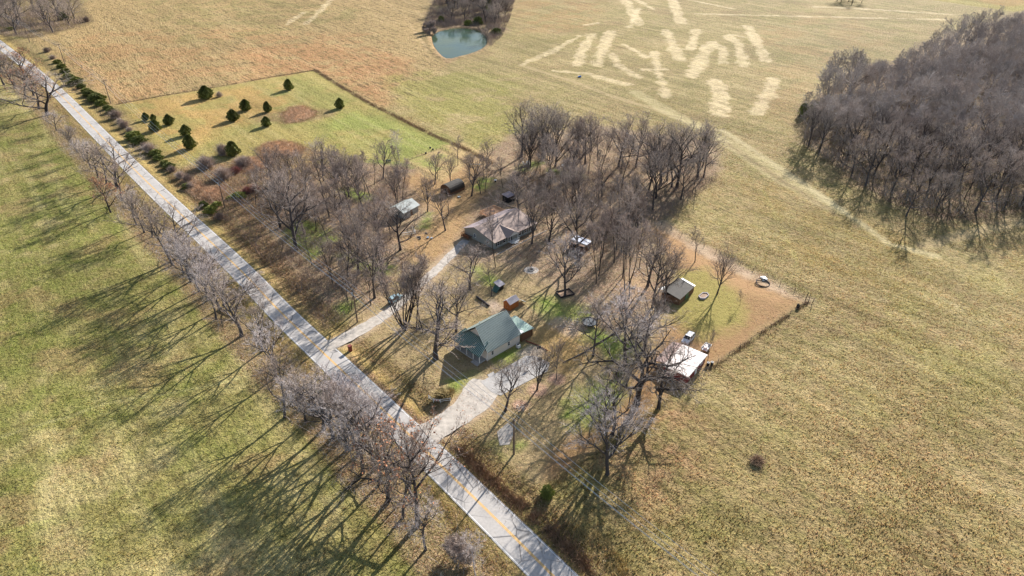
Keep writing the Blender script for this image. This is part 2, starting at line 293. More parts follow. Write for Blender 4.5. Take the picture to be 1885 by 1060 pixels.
# gravel haloes
GRAV = (206, 194, 180)
stroke([(620, 632), (680, 600), (735, 560), (790, 510), (830, 470), (862, 440)], 5.2, (190, 164, 134), .8, 2, 1, t=.15, l=.2)
stroke([(800, 792), (850, 760), (882, 735), (890, 715)], 8.5, (196, 168, 142), .8, 2.5, 1.2, t=.15, l=.4)
zone([(950, 650), (975, 635), (1000, 640), (995, 665), (965, 662)], (222, 202, 182), .8, 1, .4)
for c_, r_ in [((989, 718), 2.3), ((1024, 698), 2.0), ((958, 745), 1.8)]: P = G(*c_); stroke(np.array([P, P + .1]), r_ * 2, (206, 164, 142), .8, 1, .3, l=.8)
stroke([(1035, 596), (1060, 600), (1050, 610)], 5, (200, 172, 150), .7, 2, 1.5, l=.6)
stroke([(955, 570), (930, 600)], .5, (180, 150, 120), .0)
stroke([(905, 558), (925, 575), (915, 572)], 3.5, (196, 172, 152), .8, 1.5, .8)
stroke([(1240, 580), (1160, 640), (1060, 705)], .1, (0, 0, 0), 0)
# pond margin and wood floors
PONDPX = [(797, 68), (803, 60), (818, 55), (840, 51), (862, 52), (880, 57), (893, 66), (895, 76), (889, 86), (876, 93), (860, 99), (842, 103), (826, 108), (815, 101), (805, 90), (799, 79)]
pond = smooth_line(GP(PONDPX + PONDPX[:1]), 2)
zone(GP([(788, 66), (800, 50), (860, 42), (905, 60), (905, 84), (880, 98), (845, 108), (826, 116), (808, 104), (795, 88)]), (182, 142, 108), .8, 3, 1.5, t=.5)
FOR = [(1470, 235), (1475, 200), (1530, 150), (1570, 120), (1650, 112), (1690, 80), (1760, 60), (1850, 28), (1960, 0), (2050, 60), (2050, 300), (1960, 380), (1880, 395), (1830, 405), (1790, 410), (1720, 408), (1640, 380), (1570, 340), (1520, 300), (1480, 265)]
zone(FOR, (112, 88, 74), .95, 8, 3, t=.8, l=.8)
zone([(788, 62), (780, 40), (800, 0), (820, -40), (960, -40), (935, 20), (930, 60), (900, 84), (880, 60)], (140, 116, 90), .9, 7, 7, l=.8)
zone([(-60, 40), (0, 62), (60, 72), (140, 52), (172, 40), (150, 0), (100, -30), (-60, -30)], (120, 100, 70), .9, 5, 3, l=.8)
zone([(300, 300), (330, 310), (470, 290), (560, 268), (600, 280), (560, 330), (480, 420), (560, 520), (600, 600), (540, 560), (440, 450), (330, 350)], (168, 134, 98), .85, 4, 2.5, t=1, l=.7)
# fence-line weeds
stroke([(215, 192), (300, 176), (400, 160), (500, 142), (580, 129)], .9, (112, 88, 62), .8, 1, .5); stroke([(580, 129), (620, 155), (680, 190), (740, 220), (800, 250), (870, 280), (905, 300)], 2.2, (126, 96, 66), .85, 1.2, .7, t=1)
stroke([(1488, 556), (1400, 615), (1310, 680)], 1.2, (108, 96, 60), .5, .8, .5, t=1); stroke([(1290, 695), (1180, 775), (1000, 905)], 1.6, (120, 98, 66), .6, 1, .5, t=1)
stroke([(838, 822), (900, 880), (960, 930), (1020, 985), (1100, 1060)], 2.6, (104, 82, 60), .8, 1.2, .7, t=1, l=.6); stroke([(640, 655), (740, 750), (800, 800)], 1.8, (112, 74, 62), .8, 1.2, .7, l=1)
stroke([(205, 200), (240, 245), (320, 310)], 3, (120, 110, 60), .7, 2, 1)
stroke([(750, 295), (812, 273)], .5, (90, 70, 52), .8, .5, .2); stroke([(752, 300), (785, 318), (815, 336)], .5, (90, 70, 52), .8, .5, .2); stroke([(812, 273), (850, 295), (880, 318)], .8, (96, 78, 50), .8, .6, .3)
# mowing and tedding streaks that run with the road, and broad drifts of paler growth
_a = R(-52.3); _u = X * math.cos(_a) + Y * math.sin(_a); _v = -X * math.sin(_a) + Y * math.cos(_a)
st1 = fbm(_u / 16, _v, 3.2, 81, 3); st2 = fbm(_u / 9, _v, 1.7, 83, 2); fld = np.clip((tuft - .3) * 3, 0, 1)
col *= (1 + fld * (.5 * (st1 - .5) + .4 * (st2 - .5) + .5 * (fbm(X, Y, 45, 85) - .5)))[:, None]
mixc(col, (206, 184, 136), sm(.55, .75, st1) * .25 * fld); _lum = (col @ [.3, .55, .15])[:, None]; col = np.clip(_lum + (col - _lum) * .97, 0, 1); KG = .86
# gentle relief: roadside ditches and a dished pond bank
dr = pdist(X, Y, rcs); Z = -.32 * np.exp(-((dr - 7.5) / 2.2) ** 2) + (fbm(X, Y, 20, 51) - .5) * .18 * sm(10, 22, dr) * sm(30, 90, np.abs(X) + np.abs(Y - 140) * 0 + 40)
Z = np.where(dr < 4.2, -.02, Z)
pd = pdist(X, Y, pond) * np.where(inpoly(X, Y, pond), -1, 1); Z = np.where(pd < 1.2, np.minimum(Z, -.9), Z * 1)
Z = np.where((pd >= 1.2) & (pd < 8), Z * sm(1, 8, pd) + .5 * np.exp(-((pd - 4) / 2) ** 2), Z)
ny, nx = gx.shape; idx = np.arange(ny * nx).reshape(ny, nx)
Fq = np.stack([idx[:-1, :-1], idx[:-1, 1:], idx[1:, 1:], idx[1:, :-1]], -1).reshape(-1, 4)
def ground_mat():
    m = bpy.data.materials.new('winter_grass_ground'); m.use_nodes = True; t = m.node_tree; N = t.nodes.new; Lk = t.links.new; b = t.nodes['Principled BSDF']
    b.inputs['Roughness'].default_value = .95; b.inputs['Specular IOR Level'].default_value = .1
    at = N('ShaderNodeAttribute'); at.attribute_name = 'zone'; am = N('ShaderNodeAttribute'); am.attribute_name = 'cover'; sp = N('ShaderNodeSeparateColor'); Lk(am.outputs['Color'], sp.inputs[0])
    tc = N('ShaderNodeTexCoord'); mp = N('ShaderNodeMapping'); Lk(tc.outputs['Object'], mp.inputs[0]); mp.inputs['Rotation'].default_value = (0, 0, R(52.3)); mp2 = N('ShaderNodeMapping'); Lk(mp.outputs[0], mp2.inputs[0]); mp2.inputs['Scale'].default_value = (.2, 1.0, 1)
    def noise(s, d=4, r=.6, vec=None):
        n = N('ShaderNodeTexNoise'); n.inputs['Scale'].default_value = s; n.inputs['Detail'].default_value = d; n.inputs['Roughness'].default_value = r; Lk(vec or tc.outputs['Object'], n.inputs[0]); return n
    def mr(src, a, b_, c, d, clamp=True):
        q = N('ShaderNodeMapRange'); q.inputs[1].default_value = a; q.inputs[2].default_value = b_; q.inputs[3].default_value = c; q.inputs[4].default_value = d; Lk(src, q.inputs[0]); return q.outputs[0]
    def mul(a, b_, op='MULTIPLY'):
        q = N('ShaderNodeMath'); q.operation = op
        for i, s in enumerate((a, b_)):
            if isinstance(s, (int, float)): q.inputs[i].default_value = s
            else: Lk(s, q.inputs[i])
        return q.outputs[0]
    def mix(fac, a, b_, blend='MIX'):
        q = N('ShaderNodeMix'); q.data_type = 'RGBA'; q.blend_type = blend; Lk(fac, q.inputs[0])
        for i, s in ((6, a), (7, b_)):
            if isinstance(s, tuple): q.inputs[i].default_value = s
            else: Lk(s, q.inputs[i])
        return q.outputs[2]
    n1 = noise(.9, 5, .65); n2 = noise(2.6, 3, .7); n3 = noise(.35, 3, .6); ns = noise(1.1, 3, .55, mp2.outputs[0]); ns2 = noise(.5, 2, .5, mp2.outputs[0]); n0 = noise(.4, 4, .75); nl = noise(3.5, 2, .8)
    c = at.outputs['Color']
    # hue play: greener and yellower tufts
    c = mix(mul(mr(n3.outputs[0], .42, .62, 0, .4), sp.outputs[0]), c, C4((136, 142, 58), K * .8))
    c = mix(mul(mr(n1.outputs[0], .5, .68, 0, .5), sp.outputs[0]), c, C4((206, 184, 124), K))
    c = mix(mul(mr(n2.outputs[0], .55, .66, 0, .45), sp.outputs[0]), c, C4((140, 146, 74), K * .9))
    # darker tones where the tuft noise runs low
    c = mix(mul(mr(n1.outputs[0], .47, .36, 0, .7), sp.outputs[0]), c, C4((92, 84, 48), K * .8))
    c = mix(mul(mr(n2.outputs[0], .5, .36, 0, .75), sp.outputs[0]), c, C4((84, 76, 44), K * .8))
    c = mix(mul(mr(ns.outputs[0], .47, .33, 0, .8), sp.outputs[2]), c, C4((92, 80, 50), K * .8))
    c = mix(mul(mr(ns2.outputs[0], .46, .36, 0, .7), sp.outputs[2]), c, C4((104, 86, 58), K * .8))
    c = mix(mul(mr(n0.outputs[0], .44, .34, 0, .6), sp.outputs[0]), c, C4((116, 100, 62), K * .8))
    # fallen leaves: light and dark specks
    c = mix(mul(mr(nl.outputs[0], .54, .62, 0, .8), sp.outputs[1]), c, C4((214, 168, 142), K))
    c = mix(mul(mr(nl.outputs[0], .45, .36, 0, .8), sp.outputs[1]), c, C4((84, 62, 50), K * .8))
    Lk(c, b.inputs['Base Color'])
    h = mul(mul(n1.outputs[0], 1.0), mul(n2.outputs[0], .55), 'ADD'); h = mul(h, mul(mul(ns.outputs[0], sp.outputs[2]), .8), 'ADD')
    bp = N('ShaderNodeBump'); bp.inputs['Distance'].default_value = 1.1; Lk(h, bp.inputs['Height']); Lk(mr(sp.outputs[0], 0, 1, .12, 1), bp.inputs['Strength']); Lk(bp.outputs[0], b.inputs['Normal'])
    return m
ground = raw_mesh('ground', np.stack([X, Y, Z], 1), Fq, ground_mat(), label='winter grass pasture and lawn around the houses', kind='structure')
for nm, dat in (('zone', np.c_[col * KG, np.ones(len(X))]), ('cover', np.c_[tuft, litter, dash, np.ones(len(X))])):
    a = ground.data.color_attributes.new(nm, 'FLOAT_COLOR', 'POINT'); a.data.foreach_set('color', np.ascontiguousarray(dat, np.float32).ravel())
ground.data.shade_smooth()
# ---------------------------------------------------------------- real tufts and fallen leaves over the sheet
def attr_mat(name, rough=.95, trans=0.):
    m = bpy.data.materials.new(name); m.use_nodes = True; b = m.node_tree.nodes['Principled BSDF']; b.inputs['Roughness'].default_value = rough; b.inputs['Specular IOR Level'].default_value = .1
    a = m.node_tree.nodes.new('ShaderNodeAttribute'); a.attribute_name = 'tint'; m.node_tree.links.new(a.outputs['Color'], b.inputs['Base Color'])
    if trans:
        t = m.node_tree; tr = t.nodes.new('ShaderNodeBsdfTranslucent'); mx = t.nodes.new('ShaderNodeMixShader'); mx.inputs[0].default_value = trans; t.links.new(a.outputs['Color'], tr.inputs[0]); t.links.new(b.outputs[0], mx.inputs[1]); t.links.new(tr.outputs[0], mx.inputs[2]); t.links.new(mx.outputs[0], t.nodes['Material Output'].inputs[0])
    return m
def near(x, y): return np.clip(np.searchsorted(ys, y), 0, len(ys) - 1) * len(xs) + np.clip(np.searchsorted(xs, x), 0, len(xs) - 1)
_g = np.random.default_rng(44); NC = 900000
_y = 62 + 330 * _g.random(NC) ** 1.25; _x = (_g.random(NC) * 2 - 1) * (_y * .84 + 48); _i = near(_x, _y)
_k = (_g.random(NC) < np.clip((tuft[_i] - .3) * 1.3, 0, 1) * (.12 + .5 * sm(.3, .75, fbm(_x, _y, 31, 66, 2) * .5 + fbm(_x, _y, 3.7, 61, 3) * .5)) * (1 - sm(270, 385, _y))) & (pdist(_x, _y, rcs) > 4.4)
_x, _y, _i = _x[_k][:220000], _y[_k][:220000], _i[_k][:220000]; n = len(_x); hh = (_g.uniform(.12, .36, n) * (.45 + .75 * tuft[_i]))[:, None, None]
az = _g.uniform(0, 6.28, (n, 3)); sp = _g.uniform(.15, .8, (n, 3)); dirs = np.stack([np.cos(az) * sp, np.sin(az) * sp, np.ones((n, 3))], 2) * hh; side = np.stack([-np.sin(az), np.cos(az), 0 * az], 2) * _g.uniform(.05, .12, (n, 1, 1)); base = np.stack([_x, _y, Z[_i] - .02], 1)[:, None] + _g.normal(0, .1, (n, 3, 1)) * [[[1, 1, 0]]]
Vt = np.stack([base - side, base + side, base + dirs], 2).reshape(-1, 3); ct = col[_i] * KG * _g.uniform(.75, 1.45, (n, 1)) * (1 + _g.normal(0, .06, (n, 3)))
to = raw_mesh('grass_tufts', Vt, np.arange(len(Vt)).reshape(-1, 3), attr_mat('tuft_blades', trans=.5), label='dry winter grass tufts over pasture and hayfield', cat='grass', kind='stuff')
ca = to.data.color_attributes.new('tint', 'FLOAT_COLOR', 'POINT'); ca.data.foreach_set('color', np.c_[np.repeat(np.clip(ct, 0, 1), 9, 0), np.ones(9 * n)].astype(np.float32).ravel())
_y = 62 + 230 * _g.random(NC); _x = (_g.random(NC) * 2 - 1) * 120; _i = near(_x, _y)
_k = (_g.random(NC) < litter[_i] * sm(.35, .62, fbm(_x, _y, 3, 71, 3))) & (pdist(_x, _y, rcs) > 3.9)
_x, _y, _i = _x[_k][:110000], _y[_k][:110000], _i[_k][:110000]; n = len(_x); a = _g.uniform(0, 6.28, n); s_ = _g.uniform(.05, .13, n); dx = np.stack([np.cos(a), np.sin(a), _g.normal(0, .4, n)], 1) * s_[:, None]; dy = np.stack([-np.sin(a), np.cos(a), _g.normal(0, .4, n)], 1) * s_[:, None]; b0 = np.stack([_x, _y, Z[_i] + .07], 1)
Vl = np.stack([b0 - dx, b0 - dy * .7, b0 + dx, b0 + dy * .7], 1).reshape(-1, 3); pal = np.array([lin(c) for c in [(226, 182, 158), (214, 150, 108), (168, 116, 88), (232, 204, 180), (120, 84, 66)]]); ct = pal[_g.integers(0, 5, n)] * K * _g.uniform(.7, 1.1, (n, 1))
lo_ = raw_mesh('fallen_leaves', Vl, np.arange(4 * n).reshape(-1, 4), attr_mat('leaf_litter', trans=.35), label='fallen brown and tan leaves under the trees and along the ditches', cat='leaves', kind='stuff')
ca = lo_.data.color_attributes.new('tint', 'FLOAT_COLOR', 'POINT'); ca.data.foreach_set('color', np.c_[np.repeat(ct, 4, 0), np.ones(4 * n)].astype(np.float32).ravel())
# ---------------------------------------------------------------- road, drives, pond
def strip(name, line, w, z, m, off=0., **kw):
    t_ = np.gradient(line, axis=0); t_ /= np.linalg.norm(t_, axis=1)[:, None]; nr = np.stack([t_[:, 1], -t_[:, 0]], 1)
    w_ = np.broadcast_to(w, (len(line),))[:, None]; a = line + nr * (off - w_ / 2); b = line + nr * (off + w_ / 2); n = len(line)
    V = np.zeros((2 * n, 3)); V[:n, :2] = a; V[n:, :2] = b; V[:, 2] = z
    i = np.arange(n - 1); return raw_mesh(name, V, np.stack([i, i + n, i + n + 1, i + 1], 1)[:, ::-1], m, **kw)
def asphalt():
    m = mat('worn_pale_asphalt', (210, 202, 194), rough=.85, noise=.12, nscale=.35, k=.62); t = m.node_tree; N = t.nodes.new; Lk = t.links.new; b = t.nodes['Principled BSDF']
    src = b.inputs['Base Color'].links[0].from_socket; tc = N('ShaderNodeTexCoord')
    v = N('ShaderNodeTexVoronoi'); v.feature = 'DISTANCE_TO_EDGE'; v.inputs['Scale'].default_value = .16; nz = N('ShaderNodeTexNoise'); nz.inputs['Scale'].default_value = .5; nz.inputs['Detail'].default_value = 4
    va = N('ShaderNodeVectorMath'); va.operation = 'MULTIPLY_ADD'; va.inputs[1].default_value = (3, 3, 3); Lk(nz.outputs['Color'], va.inputs[0]); Lk(tc.outputs['Object'], va.inputs[2]); Lk(va.outputs[0], v.inputs[0])
    n2 = N('ShaderNodeTexNoise'); n2.inputs['Scale'].default_value = .12; Lk(tc.outputs['Object'], n2.inputs[0])
    r = N('ShaderNodeMapRange'); r.inputs[1].default_value = .004; r.inputs[2].default_value = .024; r.inputs[3].default_value = .75; r.inputs[4].default_value = 0; Lk(v.outputs[0], r.inputs[0])
    r2 = N('ShaderNodeMapRange'); r2.inputs[1].default_value = .4; r2.inputs[2].default_value = .52; Lk(n2.outputs[0], r2.inputs[0]); mu = N('ShaderNodeMath'); mu.operation = 'MULTIPLY'; Lk(r.outputs[0], mu.inputs[0]); Lk(r2.outputs[0], mu.inputs[1])
    mx = N('ShaderNodeMix'); mx.data_type = 'RGBA'; Lk(mu.outputs[0], mx.inputs[0]); Lk(src, mx.inputs[6]); mx.inputs[7].default_value = (.05, .05, .055, 1); 
    n3 = N('ShaderNodeTexNoise'); n3.inputs['Scale'].default_value = 2.2; n3.inputs['Detail'].default_value = 5; Lk(tc.outputs['Object'], n3.inputs[0])
    r3 = N('ShaderNodeMapRange'); r3.inputs[1].default_value = .3; r3.inputs[2].default_value = .7; r3.inputs[3].default_value = .9; r3.inputs[4].default_value = 1.1; Lk(n3.outputs[0], r3.inputs[0])
    vs = N('ShaderNodeVectorMath'); vs.operation = 'SCALE'; Lk(mx.outputs[2], vs.inputs[0]); Lk(r3.outputs[0], vs.inputs['Scale']); Lk(vs.outputs[0], b.inputs['Base Color'])
    return m
road = strip('road', rcs, RW, .03, asphalt(), label='pale worn two-lane country road', kind='structure')
marks = empty('road_markings', (0, 0, 0)); tag(marks, kind='structure', label='yellow centre line and white edge lines on the country road')
for off, m_, nm in ((-.13, M['yellowp'], 'centre_line'), (.13, M['yellowp'], 'centre_line'), (-RW / 2 + .3, M['white'], 'edge_line'), (RW / 2 - .3, M['white'], 'edge_line')): strip(nm, rcs, .12 if 'edge' in nm else .16, .036, m_, off, parent=marks)
gm = mat('crushed_gravel', GRAV, noise=.3, nscale=.8, bump=.06, k=.68)
def drive(px, ws, name, label, z=.045, m=gm):
    P = GP(px); P2 = smooth_line(np.c_[P, ws]); rg = np.random.default_rng(3)
    Q = []
    for a, b in zip(P2[:-1], P2[1:]):
        k = max(1, int(np.hypot(*(b - a)[:2]) / .5)); Q += [a + (b - a) * i / k for i in range(k)]
    Q = np.array(Q + [P2[-1]]); w = Q[:, 2] + (vn(Q[:, 0], Q[:, 1], 1.5, 8) - .5) * .9
    return strip(name, Q[:, :2], w, z, m, label=label, kind='structure')
drive([(598, 640), (625, 628), (680, 598), (720, 572), (760, 535), (800, 500), (830, 470), (858, 442)], [5.2, 4.2, 3.8, 3.4, 2.8, 2.9, 2.9, 2.8], 'gravel_driveway', 'pale gravel drive curving from the road to the tan house')
drive([(786, 800), (815, 782), (850, 760), (878, 735), (888, 712), (893, 700)], [7, 6, 6.5, 8, 8, 6], 'gravel_driveway', 'short wide gravel drive between the road and the green-roofed house')
def pad(px, name, label, z=.05, m=None):
    P = GP(px); b = MB(); b.slab(np.c_[P, np.full(len(P), z)], .12); return b.build(name, m or M['concrete'], label=label, kind='structure')
pad([(885, 703), (905, 722), (922, 728), (1008, 683), (1012, 668), (985, 655), (968, 655)][::-1], 'concrete_driveway', 'pale concrete parking pad beside the green-roofed house', .065)
pad([(897, 690), (908, 684), (924, 706), (912, 712)][::-1], 'path', 'concrete walk from the porch steps to the parking pad', .05)
pad([(915, 795), (935, 778), (948, 792), (938, 818), (920, 820)][::-1], 'gravel_patch', 'grey gravel patch beside the nearest power pole', .05, gm)
wm = bpy.data.materials.new('pond_water'); wm.use_nodes = True; b_ = wm.node_tree.nodes['Principled BSDF']; b_.inputs['Roughness'].default_value = .04; b_.inputs['IOR'].default_value = 1.16
b_.inputs['Specular IOR Level'].default_value = .22
_n = wm.node_tree.nodes.new('ShaderNodeTexNoise'); _n.inputs['Scale'].default_value = .05; _g = wm.node_tree.nodes.new('ShaderNodeTexCoord'); wm.node_tree.links.new(_g.outputs['Object'], _n.inputs[0])
_m = wm.node_tree.nodes.new('ShaderNodeMix'); _m.data_type = 'RGBA'; _m.inputs[6].default_value = C4((40, 70, 78)); _m.inputs[7].default_value = C4((78, 84, 44)); wm.node_tree.links.new(_n.outputs[0], _m.inputs[0]); wm.node_tree.links.new(_m.outputs[2], b_.inputs['Base Color'])
_b = wm.node_tree.nodes.new('ShaderNodeBump'); _n2 = wm.node_tree.nodes.new('ShaderNodeTexNoise'); _n2.inputs['Scale'].default_value = .6; wm.node_tree.links.new(_g.outputs['Object'], _n2.inputs[0]); _b.inputs['Distance'].default_value = .015; wm.node_tree.links.new(_n2.outputs[0], _b.inputs['Height']); wm.node_tree.links.new(_b.outputs[0], b_.inputs['Normal'])
pb = MB(); pb.poly(np.c_[pond[:-1] + (pond[:-1] - pond.mean(0)) * .05, np.full(len(pond) - 1, -.35)]); pb.build('water', wm, label='farm pond reflecting blue sky at the foot of the far wood', kind='structure')
# ---------------------------------------------------------------- bare trees
def norm(v): return v / (np.linalg.norm(v) + 1e-9)
class TreeGen:
    """grows trunk+limbs and a crown of branches and twigs; unit: metres for a tree of height H"""
    def __init__(s, seed, H=15., fork=.3, nl=8, spread=.9, up=.25, wob=.16, r0=.022, nb=7, nt=7, nf=6, nff=2, stems=1, lean=0., leader=.8, twigw=.021, limbL=.55, gnarl=1.):
        s.g = np.random.default_rng(seed); s.p = dict(locals()); s.p.pop('s'); s.T = MB(); s.C = MB(); s.tv = []; s.leafp = []
        g = s.g
        for k in range(stems):
            if stems > 1:
                a = k * 2.4 + g.random(); d = norm(np.array([math.cos(a) * .38, math.sin(a) * .38, 1])) ; st = np.array([math.cos(a), math.sin(a), 0]) * .25; Hs = H * g.uniform(.8, 1) * leader; r = r0 * H * .55
            else: a = g.random() * 6.3; d = norm(np.array([math.cos(a) * lean, math.sin(a) * lean, 1])); st = np.zeros(3); Hs = H * leader; r = r0 * H
            pts = [st + np.array([0, 0, -.3])]; p = st.copy(); n = 9
            for i in range(n): pts.append(p.copy()); d = norm(d + g.normal(0, .055 * gnarl, 3) + np.array([0, 0, .05])); p = p + d * Hs / n
            pts.append(p); pts = np.array(pts); t = np.linspace(0, 1, len(pts)); rad = r * (1 - t) ** .8 + .02; rad[:2] = r * 1.35, r * 1.12
            s.T.tube(pts, rad, 7 if H > 9 else 6)
            m = max(3, int(nl / (1 if stems == 1 else 2.2)))
            for i in range(m):
                f = fork + (1 - fork) * (i / m) ** .9 * .97; q = s.at(pts[1:], f); az = i * 2.4 + g.uniform(-.5, .5); el = spread * g.uniform(.75, 1.15) * (1.05 - .45 * (f - fork) / (1 - fork))
                dd = np.array([math.cos(az) * math.sin(el), math.sin(az) * math.sin(el), math.cos(el)]); L = H * limbL * (1.1 - .62 * (f - fork) / (1 - fork)) * g.uniform(.8, 1.15)
                s.branch(q, dd, L, r * (1 - f * .7) * .72, 1)
            s.branch(pts[-1], d, H * .16, .05, 2)
    def at(s, pts, f): x = f * (len(pts) - 1); i = min(int(x), len(pts) - 2); return pts[i] + (pts[i + 1] - pts[i]) * (x - i)
    def branch(s, p, d, L, r, lv):
        g = s.g; P = s.p; n = (0, 6, 4, 3)[lv] if lv < 4 else 2; pts = [p]; gn = P['gnarl']
        for i in range(n):
            d = norm(d + g.normal(0, P['wob'] * gn * (.8 if lv == 1 else 1.1), 3) + np.array([0, 0, P['up'] * (1 if lv < 3 else .4) * 6 / n / 6 * (1 + .6 * (lv == 1))])); pts.append(pts[-1] + d * L / n)
        pts = np.array(pts); r = max(r, .02)
        if lv == 1: s.T.tube(pts, r * (1 - np.linspace(0, .78, n + 1)), 5, False)
        elif lv == 2: s.T.tube(pts, max(r, .035) * (1 - np.linspace(0, .65, n + 1)), 4, False)
        elif lv == 3: s.C.tube(pts, max(r * .8, P['twigw'] * .55) * (1 - np.linspace(0, .6, n + 1)), 3, False)
        if lv >= 4: return
        k = (0, P['nb'], P['nt'], P['nf'])[lv]
        for i in range(k):
            f = .22 + .78 * (i + g.random() * .6) / k; q = s.at(pts, min(f, 1)); j = min(int(f * n), n - 1); dl = norm(pts[j + 1] - pts[j])
            o = norm(np.cross(dl, g.normal(0, 1, 3))); an = g.uniform(.45, .95); dd = norm(dl * math.cos(an) + o * math.sin(an)); Lc = L * g.uniform(.42, .62) * (1.15 - .55 * f)
            if lv < 3: s.branch(q, dd, Lc, r * (1 - .7 * f) * .62, lv + 1)
            else: s.twig(q, dd, max(Lc, .5) * 1.15)
        if lv == 3: s.twig(pts[-1], dl if k else d, .6)
    def twig(s, q, d, L):
        g = s.g; w = s.p['twigw']; o = norm(np.cross(d, g.normal(0, 1, 3))) * w; m = q + d * L * .5 + g.normal(0, .06, 3) * L; e = q + d * L + np.array([0, 0, .12 * L]) + g.normal(0, .1, 3) * L
        s.tv.append((q - o, q + o, m + o * .6)); s.tv.append((q - o, m + o * .6, m - o * .6)); s.tv.append((m - o * .6, m + o * .6, e)); s.leafp.append(m); s.leafp.append(e)
        for _ in range(s.p['nff']):
            dd = norm(d + g.normal(0, .55, 3)); b = q + (m - q) * g.uniform(.3, 1.6); o2 = norm(np.cross(dd, g.normal(0, 1, 3))) * w * .6; s.tv.append((b - o2, b + o2, b + dd * L * g.uniform(.45, .8)))
    def meshes(s, leaves=0.):
        # crown: tubes + twig triangles as triangles
        def tri(mb):
            V = np.vstack(mb.v); F_ = []
            for f in mb.f:
                for i in range(1, len(f) - 1): F_.append((f[0], f[i], f[i + 1]))
            return V, np.array(F_)
        tV, tF = tri(s.T); cV, cF = tri(s.C); w = np.array(s.tv).reshape(-1, 3); cF = np.vstack([cF, len(cV) + np.arange(len(w)).reshape(-1, 3)]); cV = np.vstack([cV, w])
        out = [(tV, tF), (cV, cF)]
        if leaves:
            P = np.array(s.leafp); g = s.g; P = P[g.random(len(P)) < leaves]; n = len(P); a = g.normal(0, 1, (n, 3)); a /= np.linalg.norm(a, axis=1)[:, None]; b = np.cross(a, g.normal(0, 1, (n, 3))); b /= np.linalg.norm(b, axis=1)[:, None]; sz = g.uniform(.09, .2, n)[:, None]
            V = np.stack([P - a * sz, P + b * sz * .8, P + a * sz, P - b * sz * .8], 1).reshape(-1, 3); out.append((V, np.arange(4 * n).reshape(-1, 4)))
        return out
SPEC = {
 'A0': dict(H=16, fork=.28, nl=9, spread=1.0, up=.3, nb=7, nt=5, nf=5, nff=2), 'A1': dict(H=16, fork=.2, nl=8, spread=.95, up=.22, nb=6, nt=6, nf=4, nff=1, gnarl=1.3), 'A2': dict(H=16, fork=.35, nl=9, spread=.85, up=.34, nb=6, nt=5, nf=5, nff=1),
 'S0': dict(H=16, fork=.42, nl=9, spread=.6, up=.38, nb=6, nt=5, nf=5, nff=1, r0=.009, limbL=.36, leader=.9), 'S1': dict(H=16, fork=.32, nl=9, spread=.66, up=.4, nb=5, nt=5, nf=4, nff=1, r0=.0105, limbL=.42, leader=.86, gnarl=1.4), 'S2': dict(H=16, fork=.5, nl=8, spread=.55, up=.35, nb=5, nt=5, nf=4, nff=1, r0=.009, limbL=.35, leader=.92, lean=.08),
 'V0': dict(H=15, fork=.22, nl=12, spread=.62, up=.42, wob=.09, nb=5, nt=5, nf=5, nff=1, r0=.017, limbL=.62, leader=.6), 'V1': dict(H=20, fork=.12, nl=13, spread=.72, up=.4, wob=.08, nb=7, nt=6, nf=5, nff=2, r0=.014, limbL=.66, leader=.6), 
 'O0': dict(H=20, fork=.22, nl=10, spread=1.15, up=.2, nb=7, nt=6, nf=5, nff=1, r0=.028, limbL=.6, gnarl=1.9, leader=.7), 'M0': dict(H=15, fork=.35, nl=10, spread=.5, up=.3, wob=.08, nb=5, nt=5, nf=4, stems=9, r0=.016, limbL=.3, leader=.9),
 'B0': dict(H=5, fork=.05, nl=8, spread=.9, up=.3, nb=6, nt=5, nf=5, stems=6, r0=.012, limbL=.5, leader=.75, twigw=.03, nff=3)}
PROTO = {}
def proto(key, seed, tm, cm, leaves=0.):
    base = key.split('_')[0]; g = TreeGen(seed, **SPEC[base]).meshes(leaves); H = SPEC[base]['H']
    ms = []
    for i, (V, F_) in enumerate(g):
        me = raw_mesh('nolink', V / H, F_, M[(tm, cm, 'leaf_brown')[i]]); me.name = ('trunk', 'crown', 'leaves')[i]; ms.append(me)
    PROTO[key] = ms
for k, sd_, tm, cm, lf in [('A0', 1, 'bark', 'twig', 0), ('A1', 2, 'bark', 'twig', 0), ('A2', 3, 'bark', 'twig_brown', 0), ('A0_p', 4, 'bark', 'twig_pale', 0), ('A2_p', 14, 'bark', 'twig_pale', 0), ('A1_l', 5, 'bark_dark', 'twig_brown', .4), ('A0_l', 15, 'bark', 'twig_brown', .16),
                           ('S0', 6, 'bark_dark', 'twig', 0), ('S1', 7, 'bark', 'twig_brown', 0), ('S2', 8, 'bark_dark', 'twig', 0), ('S1_p', 16, 'twig_pale', 'twig_pale', 0), ('V0', 9, 'bark', 'twig_brown', 0), ('V1', 10, 'bark_dark', 'twig_dark', 0), ('V1_b', 20, 'bark_dark', 'twig_dark', 0),
                           ('O0', 11, 'bark_dark', 'twig_dark', 0), ('M0', 12, 'bark_dark', 'twig_brown', 0), ('B0', 13, 'twig_brown', 'twig', 0), ('A1_d', 17, 'bark_dark', 'twig_dark', 0), ('S0_d', 18, 'bark_dark', 'twig_dark', 0), ('A2_d', 19, 'bark', 'twig_dark', 0)]: proto(k, sd_, tm, cm, lf)
rng = random.Random(11); NT = 0
def tree_at(x, y, H, kind, label, group=None, cat='tree', name='bare_tree', wid=1.0, tilt=0, rz=None):
    global NT; NT += 1
    e = empty(name, (x, y, -.1), rng.uniform(0, 6.28) if rz is None else rz, label, cat, group); e.scale = (H * wid, H * wid, H)
    if tilt: e.rotation_euler[0] = tilt
    for me in PROTO[kind]: o = bpy.data.objects.new(me.name.split('.')[0], me); COL.objects.link(o); o.parent = e
    return e
